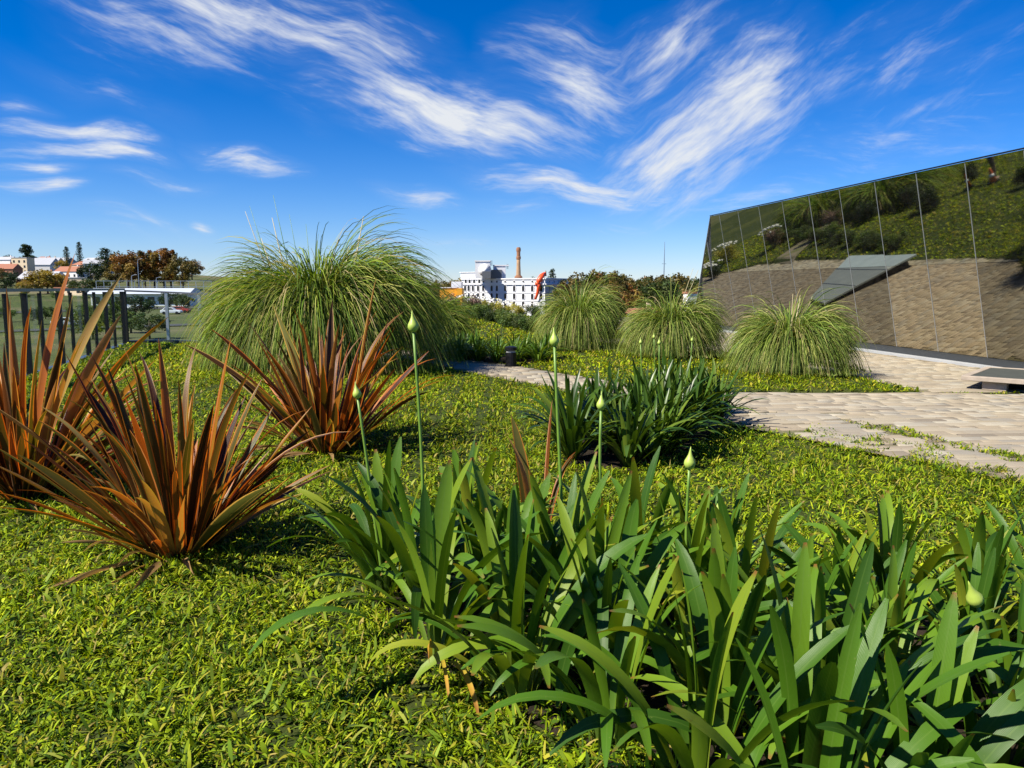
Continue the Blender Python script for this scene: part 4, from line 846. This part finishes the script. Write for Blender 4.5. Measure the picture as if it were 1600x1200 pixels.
# ------------------------------------------------------------------ white building with arched windows
m_white = plain('white_render', (.62, .63, .66), .75, 0, .08, .4); m_pane = plain('dark_pane', (.02, .022, .026), .15); m_trim = plain('white_trim', (.66, .66, .68), .7, 0, .05); m_greyroof = plain('grey_cladding', (.10, .105, .115), .5, 0, .2, .5); m_ochre = plain('orange_render', (.80, .36, .02), .7, 0, .1, .5)
def arch_poly(w, h, n=6):
    pts = [(-w/2, 0), (w/2, 0), (w/2, h-w/2)]+[(w/2*math.cos(a), h-w/2+w/2*math.sin(a)) for a in np.linspace(0, math.pi, n+2)[1:-1]]+[(-w/2, h-w/2)]; return pts
def white_building():
    dL, dR = 254., 232.; A = Vector(((722-800)/F*dL, dL, 0)); Bc = Vector(((851-800)/F*dR, dR, 0)); D = Vector(((905-800)/F*262, 262, 0))
    O = A.copy(); O.z = -10; wb = empty('white_building', O, 0, 'large white building with rows of small arched windows behind the garden', 'building')
    def loc3(P, z): return Vector((P.x-O.x, P.y-O.y, z-O.z))
    ZT = 3.3
    m_ = MB(); back = Vector((A.x+6, A.y+75, 0)); m_.prism([loc3(A, -12), loc3(Bc, -12), loc3(D, -12), loc3(back, -12)], (0, 0, ZT+12)); m_.obj('wall', m_white, wb)
    fd = (Bc-A); Lf = fd.length; fu = fd/Lf; fn = Vector((fu.y, -fu.x, 0)); sdv = (D-Bc); Ls = sdv.length; su = sdv/Ls; sn = Vector((su.y, -su.x, 0))
    def band(P, u, nrm_, L, z, h, pr, nm): m_ = MB(); m_.prism([loc3(P, z), loc3(P+u*L, z), loc3(P+u*L, z+h), loc3(P, z+h)], nrm_*pr); return m_.obj(nm, m_trim, wb)
    for z, h, pr in ((1.55, .38, .45), (-.95, .16, .2), (-3.35, .16, .2), (ZT-.12, .35, .35)): band(A, fu, fn, Lf, z, h, pr, 'cornice'); band(Bc, su, sn, Ls, z-.003, h, pr-.03, 'cornice')
    wmesh = {}
    def win(P, u, nrm_, t, z, w, h):
        key = (round(w, 2), round(h, 2))
        if key not in wmesh:
            pl = arch_poly(w, h); m1 = MB(); m1.prism([(x, 0, y) for x, y in pl], (0, -.05, 0)); big_ = arch_poly(w+.34, h+.22); n = len(pl); m2 = MB()
            fr = [(x, 0, y-.05) for x, y in big_]+[(x, 0, y) for x, y in pl]; f2 = [(x, -.22, y) for x, _, y in fr]
            m2.add(fr+f2, [(2*n+i, 2*n+(i+1) % n, 3*n+(i+1) % n, 3*n+i) for i in range(n)]+[(i, (i+1) % n, 2*n+(i+1) % n, 2*n+i) for i in range(n)]+[(n+i, 3*n+i, 3*n+(i+1) % n, n+(i+1) % n) for i in range(n)])
            wmesh[key] = (m1.mesh('window', m_pane), m2.mesh('surround', m_trim))
        a_, b_ = wmesh[key]; o = link('window', a_, wb, loc=loc3(P+u*t+nrm_*.003, z), rot=(0, 0, math.atan2(u.y, u.x))); link('surround', b_, o)
    fx = [728, 733.5, 740, 748, 756, 769, 777, 790, 804, 818, 832, 846]
    def tpar(px, P, u):                                     # where the sight line in plan crosses the facade
        k = (px-800)/F; return (k*P.y-P.x)/(u.x-k*u.y)
    for px in fx:
        t = tpar(px, A, fu)
        for z in (-.45, -2.85, -5.25): win(A, fu, fn, t, z, 1.0, 1.75)
    for px in fx[4:-1]: win(A, fu, fn, tpar(px, A, fu), 2.2, .75, .62)
    for px in (857, 865, 872, 880, 888):
        t = tpar(px, Bc, su); win(Bc, su, sn, t, 2.2, .75, .62)
        for z in (-.45, -2.85, -5.25): win(Bc, su, sn, t, z, .9, 1.75)
    # higher left bay
    tb = tpar(758, A, fu); m_ = MB(); p0, p1 = A-fu*.4+fn*.04, A+fu*tb+fn*.04; bk = Vector((fu.y, -fu.x, 0))*-9
    m_.prism([loc3(p0, ZT+.24), loc3(p1, ZT+.24), loc3(p1+bk, ZT+.24), loc3(p0+bk, ZT+.24)], (0, 0, 1.9)); m_.obj('attic', m_white, wb)
    m_ = MB(); m_.prism([loc3(p0-fu*.3+fn*.3, ZT+2.14), loc3(p1+fn*.3, ZT+2.14), loc3(p1+bk, ZT+2.14), loc3(p0-fu*.3+bk, ZT+2.14)], (0, 0, .2)); m_.obj('attic_roof', m_trim, wb)
    for px in (729, 735, 742, 750): win(A, fu, fn, tpar(px, A, fu)+.0, 2.0, 1.0, 1.75)
    def roofbox(px0, px1, d, z0, z1, mt, nm, dep=6):
        x0, x1 = (px0-800)/F*d, (px1-800)/F*d; m_ = MB(); m_.box(x0-O.x, x1-O.x, d-O.y, d+dep-O.y, z0-O.z, z1-O.z); return m_.obj(nm, mt, wb)
    s1 = roofbox(743, 766, 241, ZT+.2, 8.6, m_white, 'stair_tower'); roofbox(742.4, 766.6, 240.8, 8.62, 9.0, m_trim, 'tower_roof', 6.4)
    roofbox(771, 790, 246, ZT+.1, 7.4, m_white, 'stair_tower'); roofbox(770.4, 795, 245.8, 7.42, 7.75, m_trim, 'tower_roof', 6.6); roofbox(766.5, 784, 244, ZT+.12, 6.2, m_greyroof, 'plant_room', 5); roofbox(754, 767, 239, ZT+.12, 5.6, m_greyroof, 'plant_room', 4)
    for px, d in ((768.3, 241.5), (793, 246.5)):
        x0 = (px-800)/F*d; m_ = MB(); z0 = 7.5 if px < 780 else 6.6
        for i in range(5): m_.box(x0-O.x-.3, x0-O.x+.3, d-O.y, d-O.y+.4, z0-O.z+i*.32, z0-O.z+i*.32+.12)
        m_.obj('louvre', m_greyroof, wb)
    m_ = MB(); T = Matrix.Translation(Vector(((758-800)/F*240-O.x, 240.4-O.y, 6.0-O.z)))@Matrix.Rotation(math.pi/2, 4, 'X'); prof = [(.1, 0), (1.6, .25), (2.0, .5)]; t2 = MB(); t2.lathe(prof, 16); m_.add([T@Vector(v) for v in t2.v], t2.f); m_.obj('dish', m_trim, wb, smooth_=True)
    # low wing and ochre block on the left
    ow = empty('ochre_block', (-20.5, 232, -10), 0, 'bright orange rendered block at the side of the white building', 'building')
    def box3(par, OO, px0, px1, d, dep, z0, z1, mt, nm): x0, x1 = (px0-800)/F*d, (px1-800)/F*d; m_ = MB(); m_.box(x0-OO[0], x1-OO[0], d-OO[1], d+dep-OO[1], z0-OO[2], z1-OO[2]); return m_.obj(nm, mt, par)
    OO = (-20.5, 232, -10); box3(ow, OO, 688, 714, 231, 9, -10, .55, m_ochre, 'wall'); box3(ow, OO, 714.2, 722.5, 229, 9, -10, .45, m_ochre, 'wall'); box3(ow, OO, 687.6, 714.4, 230.8, 9.4, .56, .75, m_trim, 'roof'); box3(ow, OO, 706, 721.5, 241, 8, -10, 2.5, m_white, 'rear_wing')
    # orange figure draped over the corner
    m_org = plain('orange_vinyl', (.80, .085, .02), .4, 0, .12, .6); k = lambda px, py, d: atdepth(px, py, d)
    dd = 232.; sc = empty('climbing_sculpture', k(840, 440, dd), 0, 'giant orange climbing sculpture draped over the corner of the white building', 'sculpture'); so_ = Vector(sc.location)
    def T3(pts, rad, nm, mt=m_org): m_ = MB(); m_.tube([k(x, y, d)-so_ for x, y, d in pts], rad, 8); return m_.obj(nm, mt, sc, smooth_=True)
    T3([(839, 443, 232), (843, 437, 232.2), (847, 431, 233), (850, 427.5, 234)], [.5, .8, .85, .45], 'torso'); T3([(841, 443.5, 232), (841.5, 450, 232.4), (839.5, 459, 232.6), (836.5, 468, 232.8)], [.75, .6, .45, .35], 'leg'); T3([(838.5, 446, 232), (840, 441, 232)], [.5, .9], 'hip')
    T3([(849, 428, 234), (851.5, 427, 234.5), (852.2, 431.5, 234.5)], [.5, .45, .4], 'arm'); T3([(851.5, 427.5, 235), (852.5, 423.5, 236)], [.45, .2], 'hand', m_wood)
white_building()
def chimney():
    d = 285.; x = (810-800)/F*d; p = empty('brick_chimney', (x, d, -10), 0, 'tall round brick chimney rising behind the white building', 'chimney'); m_br = plain('old_brick', (.22, .10, .05), .9, 0, .35, .9); m_br2 = plain('pale_brick', (.30, .185, .10), .9, 0, .3, .9)
    m_ = MB(); m_.lathe([(1.3, 0), (1.05, 10), (.9, 14), (.70, 19), (.64, 22)], 16); m_.obj('shaft', m_br2, p, smooth_=True)
    m_ = MB(); m_.lathe([(.95, 13.0), (1.4, 13.5), (1.45, 14.4), (.9, 15.0)], 16); m_.obj('ring', m_br, p)
    m_ = MB(); m_.lathe([(.68, 20.6), (.86, 21), (.86, 21.6), (.68, 22.0), (.68, 23.4), (.86, 23.9), (.82, 24.6), (.6, 25.1)], 16); m_.obj('crown_ring', m_br, p)
chimney()
# ------------------------------------------------------------------ houses, cars and trees of the town
m_terra = plain('terracotta', (.30, .12, .07), .85, 0, .25, 2); m_cream = plain('cream_wall', (.70, .56, .38), .8, 0, .12, .5); m_wall2 = plain('white_wall', (.72, .70, .68), .8, 0, .1, .5); m_roofg = plain('grey_roof', (.34, .35, .38), .7, 0, .15, 1); m_brickw = plain('brick_wall', (.38, .16, .09), .9, 0, .25, 1); m_bluew = plain('slate_blue_wall', (.16, .20, .30), .7, 0, .15, 1)
def house(px, d, w, h, wall, roof, rm, lab, dep=None, lift=0, rz=None):
    x = (px-800)/F*d; z = float(zfar(x, d))+lift; dep = dep or w*.7; p = empty('house', (x, d, z), random.uniform(-.3, .3) if rz is None else rz, lab, 'house', 'houses of the town')
    m_ = MB(); m_.box(-w/2, w/2, 0, dep, -2, h); m_.obj('wall', wall, p)
    m_ = MB()
    if roof == 'gable': e_ = .35; m_.prism([(-w/2-e_, -e_, h+.01), (-w/2-e_, dep+e_, h+.01), (-w/2-e_, dep/2, h+dep*.30)], (w+2*e_, 0, 0))
    elif roof == 'hip': m_.add([(-w/2-.3, -.3, h+.01), (w/2+.3, -.3, h+.01), (w/2+.3, dep+.3, h+.01), (-w/2-.3, dep+.3, h+.01), (-w/4, dep/2, h+dep*.3), (w/4, dep/2, h+dep*.3)], [(0, 1, 5, 4), (1, 2, 5), (2, 3, 4, 5), (3, 0, 4), (0, 3, 2, 1)])
    else: m_.box(-w/2-.15, w/2+.15, -.15, dep+.15, h+.01, h+.35)
    r = m_.obj('roof', rm, p)
    if roof != 'flat': m_ = MB(); m_.box(w*.2, w*.2+.6, dep*.55, dep*.55+.6, h, h+dep*.3+.8); m_.obj('chimney', wall, r)
    m1 = MB(); m1.box(-.5, .5, -.06, .0, 0, 1.3); wm = m1.mesh('window', m_pane); nf = max(1, int(h/2.9)); nw = max(2, int(w/2.8))
    for fl_ in range(nf):
        for i in range(nw): link('window', wm, p, loc=(-w/2+(i+.5)*w/nw, -.003, .9+fl_*2.8))
    m_ = MB(); m_.box(-w/2+.3, -w/2+1.2, -.05, 0, 0, 2.05) if nw < 3 else m_.box(-.45, .45, -.055, -.001, -.4, .85); m_.obj('door', m_wood, p)
    return p
H = [(4, 520, 16, 7, m_wall2, 'gable', m_roofg, 'white house with grey roof at the edge of the hillside town'), (22, 560, 18, 6, m_wall2, 'hip', m_terra, 'long white house with terracotta roof on the hill'), (8, 400, 13, 4, m_brickw, 'gable', m_terra, 'brick house with terracotta roof low on the hillside'),
     (39, 430, 9, 9, m_cream, 'flat', m_roofg, 'tall cream house with flat roof catching the sun'), (58, 450, 20, 5, m_wall2, 'gable', m_roofg, 'wide white house with pale grey roof beside the cream house'), (36, 640, 26, 12, m_bluew, 'flat', m_roofg, 'slate-blue block on the crest of the hill'),
     (75, 620, 14, 12, m_brickw, 'hip', m_terra, 'red brick house high on the hill crest'), (82, 470, 12, 7, m_cream, 'gable', m_roofg, 'cream gabled house below the red brick one'), (97, 520, 14, 8, m_wall2, 'gable', m_roofg, 'white gabled house left of the cypress pair'), (110, 400, 13, 3.6, m_wall2, 'gable', m_terra, 'low white house with reddish roof between the golden trees'),
     (126, 540, 16, 9, m_wall2, 'flat', m_roofg, 'white flat-roofed house between the two cypresses'), (122, 330, 10, 3.5, m_cream, 'flat', m_roofg, 'small cream annex behind the railing'), (143, 560, 18, 9, m_wall2, 'hip', m_roofg, 'white house with hipped grey roof right of the cypresses'), (152, 600, 15, 9, m_cream, 'gable', m_terra, 'cream house with terracotta roof near the dark conifer'),
     (60, 330, 16, 3.0, m_brickw, 'gable', m_roofg, 'long brick shed with grey roof beyond the railing'), (112, 250, 10, 2.4, m_cream, 'flat', m_terra, 'low white shed with red flat roof beyond the railing posts')]
for a in H: house(*a)
hr = random.Random(4)
for i in range(22):
    k_ = i % 3; wl, rf_, rm_, lb_ = [(m_wall2, 'gable', m_roofg, 'small white house with grey pitched roof crowded on the hillside'), (m_wall2, 'flat', m_roofg, 'small white flat-roofed house crowded on the hillside'), (m_cream, 'hip', m_terra, 'small cream house with reddish hipped roof crowded on the hillside')][k_]
    house(hr.uniform(-20, 178), hr.uniform(420, 660), hr.uniform(8, 13), hr.uniform(4, 8), wl, rf_, rm_, lb_)
# long pale canopy and market hall seen over the railing
ph = empty('long_pavilion', ((222-800)/F*205, 205, float(zfar((222-800)/F*205, 205))), 0, 'long low pavilion with pale blue-white roof beyond the railing', 'building')
m_pale = plain('pale_sheet_roof', (.40, .44, .49), .5, 0, .08, .4); zb_ = float(ph.location.z); m_ = MB(); m_.box(-13, 13, 0, 8, -2, -.9-zb_); m_.obj('wall', m_wall2, ph); m_ = MB(); m_.prism([(-13.6, -1.2, -.9-zb_+.01), (-13.6, 9, -.9-zb_+.01), (-13.6, 4, .55-zb_), (-13.6, 2.6, .62-zb_)], (27.2, 0, 0)); m_.obj('roof', m_pale, ph)
for i in range(9): m_ = MB(); m_.box(-12.4+i*2.9, -10.6+i*2.9, -.05, 0, .5, 2.4); m_.obj('window', m_pane, ph)
rf = empty('park_railing', ((232-800)/F*235, 235, 0), 0, 'thin grey park railing in front of the autumn trees', 'railing'); zr_ = -.2
m_ = MB(); m_.box(-15, 20, -.04, .04, 2.6, 2.72); m_.obj('rail', m_steel, rf); m_ = MB(); m_.box(-15, 20, -.04, .04, .9, 1.0); m_.obj('rail', m_steel, rf)
pm = MB(); pm.box(-.06, .06, -.06, .06, -6, 2.6); pmm = pm.mesh('post', m_steel)
for i in range(16): link('post', pmm, rf, loc=(-15+i*2.33, .12, 0))
def lamp(px, d, ztop, lab):
    x = (px-800)/F*d; z = float(zfar(x, d)); h = ztop-z; p = empty('street_lamp', (x, d, z), 0, lab, 'street lamp', 'street lamps beyond the railing'); m_ = MB(); m_.tube([(0, 0, 0), (0, 0, h*.9), (.1, 0, h*.97), (.9, 0, h)], [.12, .08, .07, .05], 6); m_.obj('pole', m_steel, p)
    m_ = MB(); m_.box(.8, 1.5, -.14, .14, h-.06, h+.08); m_.obj('lamp_head', m_kerb, p)
lamp(211, 210, 4.2, 'grey street lamp in front of the big rust-coloured tree'); lamp(222, 240, 9.5, 'tall street lamp standing among the autumn trees'); lamp(249, 215, 3.6, 'street lamp beside the park railing')
def car(px, d, rz, colr, lab):
    x = (px-800)/F*d; p = empty('parked_car', (x, d, float(zfar(x, d))), rz, lab, 'car', 'cars parked beyond the railing'); m_c = plain('car_paint', colr, .3, 0, .03)
    prof = [(-2.1, .35), (2.1, .35), (2.15, .7), (1.9, .88), (1.0, .95), (-1.7, 1.0), (-2.1, .9)]; m_ = MB(); m_.prism([(a, -.85, b_) for a, b_ in prof], (0, 1.7, 0)); m_.obj('body', m_c, p, bevel=.06)
    pc = [(-1.75, .98), (.95, .93), (.3, 1.42), (-1.2, 1.46)]; m_ = MB(); m_.prism([(a, -.74, b_) for a, b_ in pc], (0, 1.48, 0)); m_.obj('cabin', m_c, p, bevel=.04)
    pw = [(-1.5, 1.02), (.75, .98), (.25, 1.36), (-1.1, 1.39)]; m_ = MB(); m_.prism([(a, -.765, b_) for a, b_ in pw], (0, 1.53, 0)); m_.obj('side_window', m_pane, p)
    wm = MB(); wm.lathe([(.32, -.1), (.32, .1)], 12); wme = wm.mesh('wheel', m_black)
    for wx in (-1.35, 1.35):
        for wy in (-.8, .8): link('wheel', wme, p, loc=(wx, wy, .32), rot=(math.pi/2, 0, 0))
car(270, 168, .1, (.72, .72, .74), 'white parked car beside the park trees'); car(284, 175, .0, (.30, .035, .03), 'dark red parked car next to the white one'); car(229, 195, 0, (.55, .62, .70), 'pale blue parked car below the long pavilion'); car(198, 185, .05, (.75, .74, .72), 'white parked car left of the pale blue one'); car(133, 150, .3, (.70, .70, .72), 'white parked car seen between the railing posts'); car(106, 120, .2, (.6, .6, .6), 'silver parked car seen low between the railing posts')
T_ = [(205, 300, 15.0, 'tree', RUST, 'broad rust-brown autumn tree beyond the park railing', 1.15), (222, 305, 15.9, 'tree', RUST, 'tallest rust and gold tree beyond the park railing', .95), (232, 320, 14.6, 'tree', GOLD, 'gold-brown tree wedged between two rust trees', .8), (246, 310, 15.0, 'poplar', RUST, 'narrow rust poplar beyond the park railing', 1.0), (262, 305, 15.5, 'poplar', RUST, 'forked orange poplar beyond the park railing', 1.4), (272, 300, 15.1, 'poplar', RUST, 'thin orange poplar at the end of the rust trees', 1.0), (290, 295, 13.5, 'tree', OLIVE, 'brown tree next to the huge grass mound', 1.0),
      (186, 320, 11, 'tree', OLIVE, 'olive-brown tree left of the rust trees', 1.2), (173, 420, 16, 'cypress', DARK, 'pointed dark conifer left of the rust trees', 2.4), (133, 520, 21, 'cypress', DARK, 'tall thin cypress on the hill beside white houses', .9), (113, 500, 17, 'cypress', DARK, 'shorter cypress left of the tall one', 1.1), (53, 480, 19, 'pine', DARK, 'dark pine rising over the hillside roofs', .9), (26, 600, 16, 'tree', DARK, 'dark tree beside the slate-blue block', 1.0), (68, 600, 14, 'tree', LEAFG, 'green tree left of the red brick house', 1.0),
      (68, 260, 8.5, 'tree', GOLD, 'golden tree behind the railing', 1.3), (80, 265, 8.2, 'tree', GOLD, 'golden-olive tree behind the railing', 1.4), (92, 262, 7.6, 'tree', GOLD, 'yellow tree right of the golden ones', 1.2), (16, 250, 8, 'tree', DARK, 'round dark green tree behind the railing corner', 1.3), (44, 240, 5.2, 'tree', GOLD, 'small yellow tree behind the railing', 1.3), (135, 240, 6.2, 'tree', LEAFG, 'olive-green tree right of the yellow trees', 1.6), (148, 300, 11, 'tree', DARK, 'round dark green tree beside the white hillside houses', 1.0), (160, 245, 6, 'tree', LEAFG, 'green tree below the dark conifer', 1.5), (105, 430, 9, 'tree', GOLD, 'yellow-green tree between the hillside houses', 1.0), (2, 330, 8, 'tree', RUST, 'rust tree at the edge of the hillside town', 1.2),
      (213, 135, 4.9, 'tree', DARK, 'dense dark tree on the slope right below the railing', 1.5), (268, 190, 4.4, 'tree', DARK, 'dark round tree behind the parked cars', 1.4), (290, 180, 4.4, 'tree', LEAFG, 'green tree behind the parked cars by the grass mound', 1.2), (62, 130, 3.0, 'tree', LEAFG, 'green tree below the railing, between fin posts', 1.5), (150, 110, 3.0, 'tree', LEAFG, 'low green tree below the railing near its corner post', 1.5)]
for i, a in enumerate(T_): tree(a[0], a[1], a[2], a[3], a[4], a[5], a[6], i=i % 2)
tr_ = random.Random(12)
for i in range(11):
    px = -10+i*27+tr_.uniform(-8, 8); d = tr_.choice((88, 100, 140, 152, 222)); tree(px, d, tr_.uniform(2.2, 3.8), 'tree', HEDG if i % 3 else LEAFG, 'small bushy tree scattered over the park lawn below the railing', tr_.uniform(1.3, 1.8), 'small trees on the park lawn', i % 2)
for i in range(9):
    px = 150+i*19+tr_.uniform(-5, 5); d = tr_.uniform(420, 560); tree(px, d, tr_.uniform(9, 14), 'tree', (OLIVE, LEAFG, RUST)[i % 3], ('olive tree on the distant ridge behind the rust trees', 'green tree on the distant ridge behind the rust trees', 'brown tree on the distant ridge behind the rust trees')[i % 3], 1.2, 'trees on the distant ridge', i % 2)
# wooded skyline behind and right of the white building
r_ = random.Random(21)
for i in range(24):
    px = 893+i*8.9+r_.uniform(-4, 4); d = r_.uniform(150, 260); top = 1.5+(445-r_.uniform(419, 436))/F*d; x = (px-800)/F*d; h = top-float(zfar(x, d))
    pal = [OLIVE, RUST, OLIVE, LEAFG][i % 4]; tree(px, d, h, 'tree', pal, {0: 'olive-brown tree of the wooded skyline right of the white building', 1: 'rust-brown tree of the wooded skyline right of the white building', 2: 'leafy green tree of the wooded skyline right of the white building'}[0 if pal is OLIVE else 1 if pal is RUST else 2], r_.uniform(.7, 1.0), 'wooded skyline right of the white building', i % 2)
for px, d, h, kind, pal, lab, w in ((862, 330, 19, 'cypress', DARK, 'dark cypress peeking over the white building roof', 1.0), (893, 300, 15.5, 'pine', DARK, 'dark conifer right of the white building', 1.0), (835, 310, 16, 'tree', DARK, 'dark tree behind the white building roof', .7), (700, 300, 14.5, 'tree', RUST, 'rust tree left of the white building', .9), (690, 280, 14, 'tree', OLIVE, 'olive tree between pampas grass and white building', 1.0), (716, 330, 15, 'tree', GOLD, 'gold-olive tree just left of the white building', .8), (818, 300, 14.5, 'tree', LEAFG, 'leafy tree beside the chimney foot', .6), (963, 170, 15.2, 'pine', OLIVE, 'spiky palm-like tree topping the wooded skyline', .5)): tree(px, d, h, kind, pal, lab, w)
an = empty('radio_mast', ((1035-800)/F*320, 320, -10), 0, 'thin radio mast above the wooded skyline', 'mast'); m_ = MB(); m_.tube([(0, 0, 0), (0, 0, 22), (0, 0, 29)], [.3, .18, .08], 5); m_.obj('pole', m_steel, an); m_ = MB(); m_.box(-.9, .9, -.06, .06, 20, 20.15); m_.obj('crossbar', m_steel, an)
for a in ((1008, 120, 4, 6.6, m_cream, 'gable', m_terra, 'cream house with red roof among the wooded skyline'), (1084, 150, 3, 9.3, m_wall2, 'flat', m_terra, 'small white house beside the mirror wall end'), (1010, 95, 8, 5.2, m_wall2, 'flat', m_pale, 'low white pavilion between the fountain grass tufts')): house(*a)
